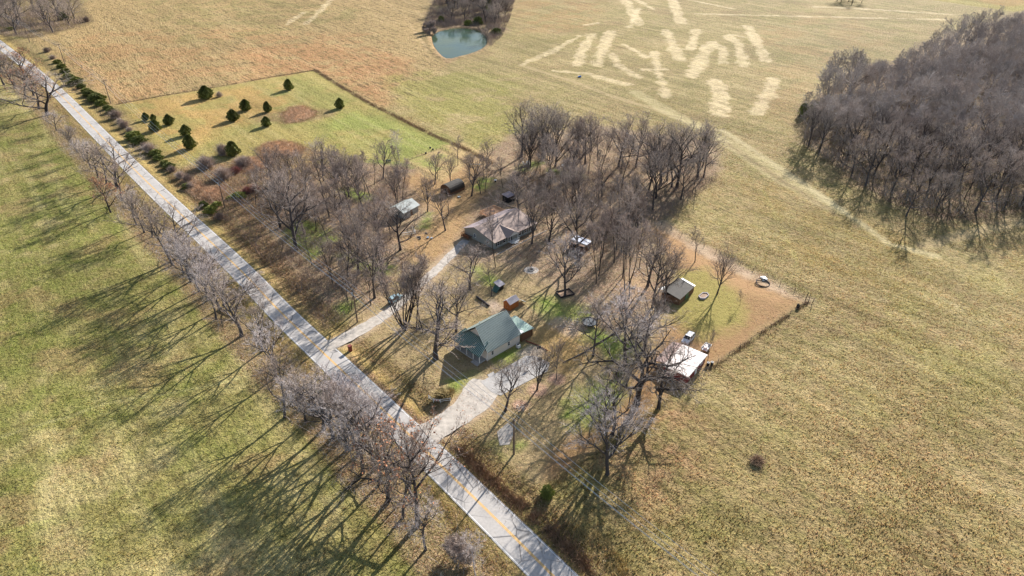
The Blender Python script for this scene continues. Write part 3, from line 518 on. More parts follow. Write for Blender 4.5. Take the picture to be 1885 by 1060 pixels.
def T(bx, by, ty, kind, label, group=None, wid=1.0, **k):
    P = G(bx, by); return tree_at(P[0], P[1], max(2.5, hgt(bx, by, ty)), kind, label, group, wid=wid, **k)
# --- row of trees between the road and the green pasture
GR = 'trees in the row along the left side of the road'
row_lab = dict(far='bare tree in the far upper-left part of the roadside row', up='bare tree in the roadside row beside the mown pasture with cedars', mid='bare tree in the roadside row opposite the long gravel drive', low='bare tree in the roadside row near the lower end of the visible road')
def rl_(by): return row_lab['far' if by < 230 else 'up' if by < 420 else 'mid' if by < 720 else 'low']
ROW = [(4, 128, 84, 'A0', 1), (18, 132, 88, 'A1_l', 1), (34, 134, 92, 'A2', 1), (48, 150, 100, 'A1_l', 1), (8, 152, 104, 'A2_p', 1), (28, 158, 112, 'A0', 1), (62, 172, 128, 'A1_l', 1), (46, 178, 140, 'A2', 1), (72, 196, 148, 'A0_l', 1.1), (88, 208, 146, 'A1_d', 1.1),
 (104, 236, 205, 'A0_p', 1), (118, 250, 216, 'A2_p', 1), (132, 262, 226, 'A0_p', 1), (143, 276, 238, 'A2', 1), (156, 292, 250, 'A0_p', 1), (168, 306, 262, 'A2_p', 1), (181, 322, 274, 'A0', 1), (196, 334, 288, 'A2', 1),
 (203, 352, 286, 'A1', 1), (225, 365, 300, 'A0', 1), (204, 387, 318, 'A1_l', 1), (240, 396, 330, 'A0', 1), (252, 410, 346, 'A2_p', 1), (266, 424, 352, 'A0', 1), (280, 432, 372, 'A2', 1), (292, 448, 366, 'A1', 1), (306, 462, 392, 'A0_p', 1), (330, 470, 374, 'A1', 1.1),
 (318, 484, 398, 'A2', 1), (338, 500, 420, 'A0_p', 1), (352, 514, 432, 'A2_p', 1), (367, 532, 448, 'A0_p', 1), (384, 548, 462, 'A2_p', 1), (404, 566, 474, 'A0_p', .9), (398, 583, 500, 'A2_p', .9), (424, 590, 496, 'S1', 1.2), (445, 614, 512, 'A1', .9), (432, 604, 530, 'A0_p', 1),
 (458, 630, 548, 'A2', 1), (475, 654, 566, 'A1', 1), (484, 642, 560, 'A0', .9), (496, 668, 592, 'A0_p', 1), (508, 690, 606, 'A2_p', 1), (524, 702, 620, 'A0_p', 1), (540, 722, 630, 'A2_p', 1), (552, 742, 652, 'A0_p', 1), (524, 764, 676, 'A2', 1), (563, 773, 674, 'A0_p', 1),
 (584, 766, 670, 'A2_p', 1), (596, 786, 688, 'A0_p', 1), (613, 802, 690, 'A1', 1), (634, 800, 706, 'A2_p', 1), (640, 824, 716, 'A0_p', 1), (660, 832, 728, 'A2', 1), (668, 866, 742, 'A0_p', 1), (690, 860, 745, 'A2_p', 1), (700, 886, 772, 'A0_l', .9),
 (742, 948, 824, 'S1', 1.1), (755, 900, 800, 'S1', 1)]
_rr = random.Random(4)
for bx, by, ty, k, w in ROW:
    if _rr.random() < .2: continue
    w *= _rr.uniform(.75, 1.15); ty += _rr.uniform(-6, 16) * (.4 + by / 900)
    if by < 215: w *= 1.35; ty -= 8
    T(bx, by + 4, ty - 4, k, rl_(by), GR + (' (far)' if by < 230 else ' (upper)' if by < 420 else ' (middle)' if by < 720 else ' (lower)'), wid=w * 1.25)
T(217, 346, 256, 'A1', 'large spreading bare tree whose crown reaches over the road beside the cedar pasture', wid=1.45)
T(714, 924, 768, 'O0', 'thick-trunked bare tree in the lower row with the longest, widest shadow on the grass', wid=.8)
T(769, 966, 800, 'A0_l', 'tall tree with scattered orange leaves leaning over the road near the gravel turn-off', wid=1.05)
T(784, 1012, 920, 'A2_p', "small pale grey bare tree close to the road at the bottom of the photo", wid=.95)
T(876, 1062, 990, 'S1_p', 'slender pale sapling beside the road at the bottom edge of the photo')
T(838, 1030, 996, 'B0', 'low pale thicket of stems by the road near the bottom edge', wid=1.2, name='bare_shrub', cat='shrub')
# --- trees in the home grounds that stand out
for a in [(803, 660, 516, 'A1', 'large dark bare tree in front of the green-roofed house, trunk beside the porch shadow', 1.35), (745, 606, 478, 'M0', 'many-stemmed bare tree clump beside the gravel drive below the parked car', 1.1), (766, 610, 486, 'S0', 'straight slim tree just right of the many-stemmed clump', 1), (778, 612, 500, 'S2', 'second slim straight tree between the many-stemmed clump and the large dark tree', 1),
          (930, 756, 676, 'A2', 'small bare tree at the road end of the concrete pad', 1.25), (989, 717, 640, 'V0', 'small vase-shaped tree in a round leaf bed beside the concrete pad', 1.2), (1024, 698, 630, 'S1', 'thin young tree with a narrow dark crown right of the concrete pad', .9),
          (1320, 541, 458, 'V0', 'vase-shaped young tree alone on the grass right of the rusty shed', 1.0), (1362, 562, 535, 'S1', 'tiny leaning sapling right of the vase-shaped tree', 1), (1279, 482, 418, 'S1', 'small open tree with a nest beside the back garden strip', 1.2),
          (1192, 527, 430, 'A2', 'bare tree with a fork halfway up left of the rusty shed', 1.2), (1201, 566, 448, 'A1', 'dark thick crooked tree between the forked tree and the rusty shed', .9), (1222, 560, 450, 'V0', 'many-branched tree touching the rusty shed roof', 1),
          (1040, 545, 438, 'A0_p', 'pale grey bare tree rising behind the dark sandbox frame', .95), (865, 533, 448, 'A1', 'dark low-forked tree between the gravel drive and the small blue-green lean-to', 1.3), (912, 492, 385, 'S2', 'tall thin tree at the near corner of the tan house', .8),
          (979, 449, 340, 'V0', 'bare tree in front of the right half of the tan house', .95), (1011, 445, 345, 'V0', 'bare tree just right of the tan house', 1.0), (820, 424, 352, 'A2', 'neat forked tree on the open lawn left of the tan house', 1), (737, 460, 368, 'A1_d', 'dark-crowned tree in front of the grey outbuilding', 1.2),
          (787, 389, 322, 'V0', 'small vase-shaped tree just behind the grey outbuilding', 1), (730, 372, 304, 'V0', 'small tree left of the grey outbuilding on brown ground', 1), (868, 361, 288, 'A2', 'open tree in front of the small brown barn', 1.1), (893, 354, 292, 'S1', 'double-stemmed tree right of the small brown barn', 1),
          (735, 299, 236, 'S1_p', 'pale birch standing alone at the garden corner in the mown pasture', .8), (1118, 873, 742, 'A0_p', 'pale grey bare tree on the lawn edge near the power lines', 1.05), (1172, 742, 560, 'O0', 'dark gnarled tree left of the white-roofed building', 1.0), (1212, 752, 622, 'O0', 'heavy gnarled tree whose crown covers the near end of the white-roofed building', .85),
          (1302, 668, 612, 'S1', 'thin sapling at the far corner of the white-roofed building', .7), (545, 458, 322, 'A1', 'large dark tree in the wood just above the power lines', 1.2), (516, 418, 320, 'A0', 'leaning bare tree at the brushy corner of the wood', 1), (1000, 292, 184, 'V1', 'broad dense bare tree at the top left corner of the back wood', 1.3),
          (1022, 306, 196, 'V1_b', 'dense vase-shaped tree beside the white yard chairs', 1.25), (976, 306, 214, 'V1', 'dense grey tree at the left edge of the back wood', 1.1), (1216, 338, 224, 'A1_d', "big dark tree at the left of the back wood's dark right-hand clump", 1.1), (1246, 345, 226, 'A1_d', "tallest dark tree in the middle of the back wood's dark right-hand clump", 1.1), (1284, 330, 236, 'A2_d', 'dark spreading tree on the far right of the back wood clump', 1.15),
          (1668, 398, 318, 'A0', "large dark tree on the near edge of the big wood at the right", .9), (1563, 178, 100, 'A1_d', 'round-crowned bare tree standing above the others at the left edge of the big wood', 1.1)]:
    T(*a[:5], wid=a[5])
for a in [(1092, 655, 560, 'A0', 'grey bare tree on the lawn right of the trampoline', .9), (1150, 672, 548, 'A0_p', 'tangled pale bare tree just above the dark gnarled tree', 1.2), (1128, 800, 690, 'A1_d', 'dark leaning tree between the two gnarled trees and the power lines', 1.1), (1186, 640, 540, 'A2', 'bare tree behind the top of the dark gnarled tree', 1.3),
          (840, 610, 520, 'A0', 'bare tree behind the left end of the green roof', 1.2), (700, 452, 372, 'A0', 'bare tree left of the white railed pen', 1.1), (690, 548, 430, 'A2', 'tall bare tree beside the transformer pole by the gravel drive', .9), (660, 505, 400, 'A0', 'bare tree above the power lines beside the lower wood', 1), (1066, 478, 366, 'A2', 'bare tree in front of the hidden tin-roofed shed', 1.2),
          (955, 400, 320, 'A0', 'bare tree behind the middle of the tan roof', 1.1), (1050, 400, 300, 'V1', 'broad bare tree in the back wood right of the tan house', .8), (905, 545, 470, 'S1', 'small bare tree between the low-forked tree and the little shelter', 1)]:
    T(*a[:5], wid=a[5])
def tree_fill(n, poly, kinds, h, label, group, seed, mind=3.5, w=1., avoid=()):
    g = random.Random(seed); P = GP(poly); lo = P.min(0); hi = P.max(0); out = []; tries = 0
    while len(out) < n and tries < 20000:
        tries += 1; x = g.uniform(lo[0], hi[0]); y = g.uniform(lo[1], hi[1])
        if not inpoly(np.array([x]), np.array([y]), P)[0] or any((x - a) ** 2 + (y - b) ** 2 < mind ** 2 for a, b in out) or any((x - a) ** 2 + (y - b) ** 2 < r * r for a, b, r in avoid): continue
        out.append((x, y)); tree_at(x, y, g.uniform(*h), g.choice(kinds), label, group, wid=w * g.uniform(.9, 1.15))
    return out
AV = [(*G(740, 400), 9), (*G(925, 440), 13), (*G(1082, 450), 6), (*G(1250, 535), 9), (*G(846, 352), 8), (*G(1095, 590), 6), (*G(1040, 545), 5)]
tree_fill(30, [(458, 372), (520, 330), (610, 318), (650, 360), (640, 470), (560, 440)], ['A2', 'S1', 'A1', 'S0', 'A0'], (11, 16), 'bare tree in the left part of the wood nearest the road', 'trees in the left part of the wood', 21, 3.8, avoid=AV)
tree_fill(24, [(620, 330), (700, 318), (760, 330), (735, 380), (720, 440), (700, 520), (640, 480)], ['S0', 'S1', 'S2', 'A2'], (10, 16), 'slim bare tree in the wood left of the grey outbuilding', 'slim trees left of the grey outbuilding', 22, 4, avoid=AV)
tree_fill(11, [(560, 480), (640, 480), (715, 520), (700, 570), (640, 570)], ['S0', 'S1', 'A1'], (10, 15), 'bare tree in the strip of wood between the power lines and the gravel drive', 'trees between power lines and gravel drive', 23, 5)
tree_fill(7, [(520, 300), (600, 290), (640, 300), (620, 325), (540, 325)], ['S1', 'A2_p'], (6, 9), 'small bare tree at the wood edge beside the mown pasture', 'small trees at the pasture edge', 24, 5)
tree_fill(4, [(470, 300), (560, 320), (500, 350)], ['S1', 'A2'], (6, 8), 'small bare tree among the brambles', 'small trees among brambles', 28, 5)
tree_fill(8, [(800, 320), (850, 300), (900, 310), (905, 345), (870, 370), (790, 360)], ['S1', 'V0', 'A2'], (8, 12), 'small bare tree near the brown barn', 'small trees near the brown barn', 25, 5, avoid=AV)
tree_fill(38, [(945, 285), (1100, 275), (1180, 285), (1210, 330), (1180, 420), (1160, 470), (1060, 430), (1010, 400), (960, 340)], ['S0', 'S1', 'A0', 'S0_d', 'A2'], (12, 20), 'slim bare tree in the wood behind the tan house', 'slim trees in the back wood', 26, 5, avoid=AV)
tree_fill(14, [(1090, 440), (1170, 430), (1180, 500), (1160, 560), (1110, 540), (1080, 500)], ['S0_d', 'S2', 'S0'], (14, 22), 'tall slim tree in the grove in the middle of the home grounds', 'tall slim trees in the middle grove', 27, 3.2, .9, avoid=AV)
tree_fill(9, [(1195, 350), (1230, 320), (1310, 300), (1320, 330), (1250, 380), (1200, 390)], ['A1_d', 'S0_d', 'A2_d'], (14, 19), 'dark bare tree in the clump at the right end of the back wood', 'dark trees of the right clump', 29, 6)
tree_fill(7, [(930, 330), (990, 310), (1010, 330), (950, 360), (920, 350)], ['S1', 'S2'], (10, 15), 'slim bare tree behind the tan house deck', 'slim trees behind the deck', 30, 6, avoid=AV)
# --- small far woods
tree_fill(36, [(812, 48), (850, 40), (900, 50), (932, 40), (940, 6), (900, -12), (840, -12), (815, 10)], ['V1', 'A1_d', 'V1_b', 'A2_d'], (13, 20), 'bare tree in the wood behind the farm pond', 'trees behind the pond', 41, 6, 1.2)
tree_fill(5, [(780, 60), (800, 50), (800, 62), (790, 70)], ['B0'], (5, 8), 'dark leafless shrub on the left shore of the pond', 'shrubs on the pond shore', 42, 3)
T(896, 78, 50, 'A1', 'bent bare tree leaning over the right shore of the pond', wid=1); 
tree_fill(15, [(-30, 40), (20, 64), (80, 66), (130, 50), (160, 36), (110, 20), (-30, 20)], ['V1', 'A1', 'A0'], (17, 24), 'bare tree in the thicket at the top left corner beside the road', 'trees in the top left thicket', 43, 10, 1.2)
tree_fill(7, [(1535, 2), (1560, -4), (1600, 4), (1610, 12), (1570, 10)], ['A1_d', 'V1'], (10, 14), 'dark bare tree in the small copse by the pale track at the top', 'trees in the small copse', 44, 5, 1.3)
# --- the big wood on the right: nearest trees each, the far interior as one mass
FP = GP([(1478, 248), (1485, 210), (1535, 175), (1575, 160), (1650, 158), (1690, 130), (1740, 105), (1800, 85), (1885, 60), (1990, 40), (2080, 120), (2080, 300), (1960, 366), (1880, 380), (1830, 388), (1790, 398), (1720, 396), (1640, 368), (1570, 330), (1520, 298), (1482, 266)])
g5 = random.Random(77); pts = []
x0, y0 = FP.min(0); x1, y1 = FP.max(0); grid = {}
while len(pts) < 900:
    x = g5.uniform(x0, x1); y = g5.uniform(y0, y1); k = (int(x // 7), int(y // 7))
    ok = all((x - a) ** 2 + (y - b) ** 2 > 62 for i in (-1, 0, 1) for j in (-1, 0, 1) for a, b in grid.get((k[0] + i, k[1] + j), []))
    tries = globals().get('tries_', 0) + 1; tries_ = tries
    if tries > 60000: break
    if ok and inpoly(np.array([x]), np.array([y]), FP)[0] and abs(x) < y * .82 + 30: pts.append((x, y)); grid.setdefault(k, []).append((x, y))
pts.sort(key=lambda p: p[1] + .15 * abs(p[0]))
n_ind = 60
for x, y in pts[:n_ind]: tree_at(x, y, g5.uniform(13, 20), g5.choice(['A1_d', 'S0_d', 'A2_d', 'A0', 'V1', 'A2_d', 'S1']), 'bare tree on the near side of the big wood at the right', 'trees on the near side of the big wood')
gd = [TreeGen(90 + i, **{**SPEC[b], **dict(nb=6, nt=6, nf=4, nff=1, nl=8, twigw=.04)}).meshes() for i, b in enumerate(['A0', 'A2', 'V0', 'S1'])]
def tile(protos, items, name, m, **kw):
    Vs, Fs = [], []; n = 0
    for (x, y, H, k, a) in items:
        V, F_ = protos[k]; c, s_ = math.cos(a), math.sin(a); Q = np.stack([(V[:, 0] * c - V[:, 1] * s_) * H + x, (V[:, 0] * s_ + V[:, 1] * c) * H + y, V[:, 2] * H - .1], 1)
        Vs.append(Q.astype(np.float32)); Fs.append(F_ + n); n += len(Q)
    return raw_mesh(name, np.vstack(Vs), np.vstack(Fs), m, **kw)
light_p = []
for g_ in gd:
    (tV, tF), (cV, cF) = g_[:2]; light_p.append((np.vstack([tV, cV]) / 16., np.vstack([tF, cF + len(tV)])))
items = [(x, y, g5.choice((11, 14, 16, 18, 20, 23)), g5.randrange(4), g5.uniform(0, 6.3)) for x, y in pts[n_ind:]]
tile(light_p, items, 'far_wood', M['wood_mass'], label='far interior of the big leafless wood, reading as one grey mass', cat='wood', kind='stuff')
print('trees', NT, 'forest rest', len(items), sum(len(light_p[i[3]][1]) for i in items))
# ---------------------------------------------------------------- underbrush: stems nobody could count
def brush(px, n, h, w, name, label, m, seed, lean=.35, soft=2.):
    g = np.random.default_rng(seed); P = GP(px) if not isinstance(px, np.ndarray) else px; lo = P.min(0); hi = P.max(0); N = int(n * 4)
    x = g.uniform(lo[0], hi[0], N); y = g.uniform(lo[1], hi[1], N); k = inpoly(x, y, P) & (fbm(x, y, 7, seed % 9) + g.normal(0, .06, N) > .47); x = x[k][:n]; y = y[k][:n]; N = len(x)
    d = np.c_[g.normal(0, lean, (N, 2)), np.ones(N)]; L = g.uniform(*h, N)[:, None] * (.5 + fbm(x, y, 5, 3)[:, None]); b = np.c_[x, y, np.full(N, -.3)]; a = g.uniform(0, 6.28, N); o = np.c_[np.cos(a), np.sin(a), np.zeros(N)] * w
    e = b + d * L; mid = b + d * L * .55 + np.c_[g.normal(0, .12, (N, 2)), np.zeros(N)] * L
    V = np.stack([b - o, b + o, mid + o * .7, mid - o * .7, e], 1).reshape(-1, 3); i = np.arange(N)[:, None] * 5
    F_ = np.vstack([i + [0, 1, 2], i + [0, 2, 3], i + [3, 2, 4]])
    # side shoots
    sb = mid; sd2 = d + np.c_[g.normal(0, .7, (N, 2)), np.zeros(N)]; se = sb + sd2 * L * .4; V = np.vstack([V, np.stack([sb - o * .5, sb + o * .5, se], 1).reshape(-1, 3)]); F_ = np.vstack([F_, N * 5 + np.arange(3 * N).reshape(-1, 3)])
    return raw_mesh(name, V, F_, m, label=label, cat='brush', kind='stuff')
tr = np.gradient(rcs, axis=0); tr /= np.linalg.norm(tr, axis=1)[:, None]; nrm = np.stack([tr[:, 1], -tr[:, 0]], 1)
sel = (rcs[:, 1] > 55) & (rcs[:, 1] < 520)
rowstrip = np.vstack([(rcs - nrm * 7.)[sel], (rcs - nrm * 17)[sel][::-1]])
brush(rowstrip, 36000, (1.0, 4.4), .026, 'underbrush', 'pinkish grey brush growing under the row of trees left of the road', M['twig_pale'], 3)
brush(rowstrip, 9000, (.6, 1.8), .05, 'underbrush', 'brown brush growing under the row of trees left of the road', M['bramble'], 4)
brush([(330, 330), (470, 300), (560, 330), (640, 420), (690, 520), (640, 590), (600, 610), (540, 540), (450, 440), (380, 380)], 9000, (.8, 2.4), .035, 'underbrush', 'tangled brown brush on the wood corner between the road and the wood', M['bush_gray'], 5)
brush([(330, 330), (470, 300), (560, 330), (640, 420), (600, 610), (540, 540), (450, 440), (380, 380)], 5000, (.6, 1.6), .05, 'underbrush', 'tan dry weeds on the wood corner between the road and the wood', M['bramble'], 6)
brush([(945, 270), (1100, 255), (1200, 280), (1310, 290), (1320, 330), (1240, 400), (1180, 420), (1150, 460), (1060, 420), (1010, 380), (960, 330)], 16000, (.5, 2.6), .035, 'underbrush', 'reddish grey saplings and brush in the back wood', M['twig_brown'], 7)
brush([(560, 310), (760, 310), (740, 400), (690, 520), (620, 470)], 9000, (.5, 2.), .035, 'underbrush', 'grey saplings and brush in the wood left of the grey outbuilding', M['twig'], 8)
brush([(1480, 265), (1475, 205), (1530, 160), (1650, 130), (1885, 60), (2050, 60), (2050, 300), (1880, 382), (1790, 400), (1720, 398), (1640, 370), (1570, 332), (1520, 300)], 36000, (1, 4.5), .05, 'underbrush', 'grey brush under the big wood at the right', M['twig_dark'], 9)
brush([(785, 66), (782, 40), (800, 0), (950, -10), (940, 30), (925, 66), (902, 88), (896, 70), (880, 54), (840, 49), (806, 56)], 22000, (1, 4), .06, 'underbrush', 'dark brush around the far shore of the pond', M['bush_gray'], 10)
brush([(-40, 50), (0, 66), (60, 70), (140, 50), (165, 38), (110, 20), (-40, 10)], 7000, (1, 4), .06, 'underbrush', 'dark brush in the top left thicket beside the road', M['bush_gray'], 12)
brush([(1130, 560), (1200, 620), (1200, 740), (1120, 840), (1040, 900), (1010, 895), (1100, 760)], 2200, (.4, 1.2), .04, 'underbrush', 'low weeds under the gnarled trees near the power lines', M['bramble'], 13)
# ---------------------------------------------------------------- evergreens and shrubs
def leafy_mesh(seed, n, rx, rz, shape='cedar', sz=.16, core=True):
    g = np.random.default_rng(seed); u = g.uniform(0, 1, n); th = g.uniform(0, 6.28, n); z = g.uniform(.03, 1, n) ** (.9)
    prof = np.sin(np.clip(z, 0, 1) ** .62 * np.pi) ** .75 if shape == 'cedar' else np.sqrt(np.clip(1 - (z * 1.0) ** 2, 0, 1)) ** .9
    lump = 1 + .22 * np.sin(th * 3 + z * 7 + seed) + .16 * np.sin(th * 5 - z * 11) + .12 * np.sin(th * 9 + z * 17)
    r = rx * prof * lump * (.62 + .42 * u ** .4); C_ = np.stack([r * np.cos(th), r * np.sin(th), z * rz], 1)
    out = np.stack([np.cos(th), np.sin(th), np.full(n, .55)], 1) + g.normal(0, .35, (n, 3)); out /= np.linalg.norm(out, axis=1)[:, None]
    b = np.cross(out, g.normal(0, 1, (n, 3))); b /= np.linalg.norm(b, axis=1)[:, None]; s = (sz * g.uniform(.6, 1.5, n))[:, None]
    V = np.stack([C_ - b * s * .55, C_ + b * s * .55, C_ + out * s * 1.7], 1).reshape(-1, 3); return V, np.arange(3 * n).reshape(-1, 3)
def shell(rx, rz, shape, seed, k=.72):
    g = np.random.default_rng(seed); nu, nv = 12, 7; V = []
    for i in range(nv):
        z = i / (nv - 1); p = (math.sin(max(z, .06) ** .62 * math.pi) ** .75 if z < 1 else 0) if shape == 'cedar' else math.sqrt(max(0, 1 - z * z))
        for j in range(nu): th = j * 6.283 / nu; l = 1 + .22 * math.sin(th * 3 + z * 7 + seed) + .16 * math.sin(th * 5 - z * 11); V.append((rx * p * l * k * math.cos(th), rx * p * l * k * math.sin(th), z * rz * .93))
    return np.array(V), np.array([(i * nu + j, i * nu + (j + 1) % nu, (i + 1) * nu + (j + 1) % nu, (i + 1) * nu + j) for i in range(nv - 1) for j in range(nu)])
def tris(F_): return np.vstack([F_[:, :3], F_[:, [0, 2, 3]]])
def joined(parts):
    Vs, Fs, n = [], [], 0
    for V, F_ in parts: Vs.append(V); Fs.append((F_ if F_.shape[1] == 3 else tris(F_)) + n); n += len(V)
    return np.vstack(Vs), np.vstack(Fs)
CED = [raw_mesh('nolink', *joined([leafy_mesh(s, 2600, .42, 1., 'cedar', .05), shell(.42, 1., 'cedar', s)]), M['cedar']) for s in (1, 2, 3)]
BUG = [raw_mesh('nolink', *joined([leafy_mesh(s, 1500, .6, .75, 'dome', .07), shell(.6, .75, 'dome', s)]), M['bush_green']) for s in (4, 5)]
BUY = [raw_mesh('nolink', *joined([leafy_mesh(s, 1500, .6, .75, 'dome', .07), shell(.6, .75, 'dome', s)]), M['cedar']) for s in (6, 7)]
def twiggy(seed, n=900, m='bush_gray', w=.012):
    g = np.random.default_rng(seed); az = g.uniform(0, 6.28, n); el = np.abs(g.normal(0, .55, n)); d = np.stack([np.cos(az) * np.sin(el), np.sin(az) * np.sin(el), np.cos(el)], 1); b = np.c_[g.normal(0, .12, (n, 2)), np.zeros(n)]; L = g.uniform(.45, 1., n)[:, None]
    o = np.cross(d, g.normal(0, 1, (n, 3))); o /= np.linalg.norm(o, axis=1)[:, None]; o *= w; e = b + d * L; mid = b + d * L * .6; V = [np.stack([b - o, b + o, e], 1).reshape(-1, 3)]
    for _ in range(3): dd = d + g.normal(0, .5, (n, 3)); st = b + d * L * g.uniform(.3, .9, (n, 1)); V.append(np.stack([st - o * .6, st + o * .6, st + dd * L * .35], 1).reshape(-1, 3))
    V = np.vstack(V); return raw_mesh('nolink', V, np.arange(len(V)).reshape(-1, 3), M[m])
BUS = [twiggy(1), twiggy(2, m='twig'), twiggy(3, m='bramble', w=.02), twiggy(4, m='reddish')]
stem_me = raw_mesh('nolink', *(lambda mb: (np.vstack(mb.v), tris(np.array(mb.f))))(MB().tube([(0, 0, -.05), (0, 0, .12), (0.01, 0, .5)], [.045, .035, .02], 6, False)), M['bark'])
def plant(me, P, sx, sz, name, label, cat, group=None, part='crown', stem=False, sy=None):
    e = empty(name, (P[0], P[1], -.05), rng.uniform(0, 6.28), label, cat, group); e.scale = (sx, sy or sx, sz)
    o = bpy.data.objects.new(part, me); COL.objects.link(o); o.parent = e
    if stem: o = bpy.data.objects.new('trunk', stem_me); COL.objects.link(o); o.parent = e
    return e
cl = ['dark round cedar beside a small leafless shrub on the upper left of the mown pasture', 'cedar standing alone nearest the far corner of the mown pasture', 'dark cedar on the right side of the mown pasture close to the fence line', 'cedar in the middle of the mown pasture, upper left of a group of four', 'cedar in the mown pasture just above the cedar by the brush pile', 'cedar in the mown pasture, lowest left of the middle group of four', 'cedar in the mown pasture right beside the low brush mound', 'cedar standing right of the small cluster near the roadside hedge', 'smallest pointed cedar at the far left of the mown pasture', 'small low cedar tucked between two others at the left of the mown pasture', 'bushy cedar in front of the small cluster near the roadside hedge', 'upper one of the pair of cedars near the lower edge of the mown pasture', 'lower, larger one of the pair of cedars near the lower edge of the mown pasture', 'large dark cedar at the edge of the bramble patch']
for i, (x, by, ty, w) in enumerate([(380, 181, 156, 27), (532, 165, 144, 17), (626, 199, 179, 17), (453, 203, 181, 20), (493, 206, 185, 15), (430, 222, 200, 22), (491, 232, 213, 17), (312, 229, 209, 19), (269, 221, 206, 13), (283, 221, 209, 11), (287, 240, 219, 21), (343, 249, 228, 20), (351, 273, 246, 23), (430, 286, 258, 26)]):
    P = G(x, by); wm_ = w * math.hypot(P[1], HC) / F; h = hgt(x, by, ty); plant(CED[i % 3], P, wm_ * .95, h * .92, 'cedar_tree', cl[i], 'cedar', 'cedars in the mown pasture', 'crown', True)
HG = 'shrubs of the hedge between the road and the pasture'
for i, (x, y, r, k) in enumerate([(88, 97, 5, 's'), (97, 107, 6, 's'), (104, 116, 7, 'g'), (112, 124, 8, 'g'), (119, 132, 8, 'y'), (126, 140, 8, 'g'), (134, 147, 8, 'y'), (142, 154, 9, 'g'), (150, 160, 8, 'y'), (157, 167, 9, 'g'), (164, 174, 9, 'y'), (172, 180, 9, 'g'), (180, 187, 10, 'y'), (188, 194, 10, 'g'), (196, 202, 10, 'y'), (204, 208, 11, 'g'),
                                  (214, 217, 9, 's'), (222, 225, 9, 's'), (231, 234, 9, 's'), (240, 243, 9, 's'), (250, 253, 10, 'g'), (258, 262, 11, 'y'), (268, 270, 9, 's'), (276, 277, 11, 's'), (285, 285, 11, 'g'), (293, 293, 12, 'y'), (301, 300, 10, 'g'), (309, 308, 9, 'y'), (318, 316, 11, 's'), (330, 326, 13, 's'), (343, 334, 13, 's'), (352, 346, 11, 's')]):
    P = G(x + rng.uniform(-2.5, 2.5), y + rng.uniform(-2, 2)); s_ = r * math.hypot(P[1], HC) / F * rng.choice((1.1, 1.4, 1.7, 2.0)); lab = {'s': 'leafless brown shrub', 'g': 'green shrub', 'y': 'dark green shrub'}[k]; where = 'in the upper part of the roadside hedge' if y < 190 else 'in the lower part of the roadside hedge below the pasture corner'
    me = {'s': BUS[i % 2], 'g': BUG[i % 2], 'y': BUY[i % 2]}[k]; plant(me, P, s_, s_ * .8, 'hedge_shrub', f'{lab} {where}', 'shrub', f'{HG}: {lab} {"upper" if y < 190 else "lower"}', 'stems' if k == 's' else 'crown')
for i, (x, y, rx, rz_, me, lab) in enumerate([(404, 178, 7, 6, BUS[1], 'small leafless shrub right beside the first dark cedar'), (410, 285, 14, 14, BUS[1], 'grey leafless shrub left of the large cedar at the brambles'), (380, 308, 22, 14, BUS[1], 'wide grey leafless shrub at the left end of the bramble patch'), (412, 328, 20, 14, BUS[1], 'grey leafless shrub under the power lines beside the wooden pole'), (450, 305, 20, 12, BUS[1], 'grey leafless shrub in the middle of the bramble patch'),
                                              (435, 318, 12, 8, BUS[3], 'reddish shrub between the grey shrubs of the bramble patch'), (388, 390, 13, 10, BUG[0], 'yellow-green vine-covered shrub below the wooden pole'), (400, 378, 10, 6, BUG[1], 'low green ivy mound just left of the wooden pole'), (440, 362, 14, 7, BUG[0], 'bright green ivy mound right of the wooden pole'), (425, 366, 9, 5, BUG[1], 'small green ivy mound right against the wooden pole'), (375, 380, 9, 9, BUY[0], 'dark green shrub nearest the road below the pole'), (405, 402, 10, 8, BUS[0], 'grey dead shrub at the road edge below the pole'),
                                              (345, 345, 10, 7, BUG[0], 'small green shrub at the lower end of the roadside hedge'), (1007, 912, 14, 18, BUG[1], 'yellow-green shrub at the near corner of the lawn above the ditch'), (1394, 850, 17, 6, BUS[2], 'lone grey-brown thicket in the right pasture'), (455, 355, 12, 8, BUS[3], 'reddish shrub left of the wood'), (470, 350, 12, 8, BUS[3], 'reddish brown shrub touching the first trees of the wood'),
                                              (900, 22, 9, 20, CED[1], 'dark evergreen in the wood behind the pond'), (880, 44, 9, 10, BUY[1], 'dark evergreen shrub on the far pond shore'), (862, 46, 8, 7, BUG[0], 'yellow-green shrub on the far pond shore'), (812, 40, 6, 8, BUY[0], 'small dark evergreen at the left end of the pond wood'), (914, 62, 10, 8, BUY[1], 'dark shrub at the right end of the pond'), (118, 36, 7, 10, BUY[0], 'dark evergreen shrub in the top left thicket'),
                                              (160, 40, 6, 6, BUS[0], 'round leafless bush at the right tip of the top left thicket'), (1478, 212, 9, 18, BUY[0], 'dark evergreen at the left tip of the big wood'), (1500, 205, 10, 14, BUG[0], 'yellow-green shrub at the left tip of the big wood'), (1140, 690, 10, 8, BUG[0], 'small green shrub under the gnarled tree'), (20, 55, 9, 4, BUG[1], 'low yellow-green shrub beside the far end of the road')]):
    P = G(x, y); D = math.hypot(P[1], HC) / F; plant(me, P, rx * D * 1.3, rz_ * D * 1.5, 'shrub', lab, 'shrub', None, 'stems' if me in BUS else 'crown')
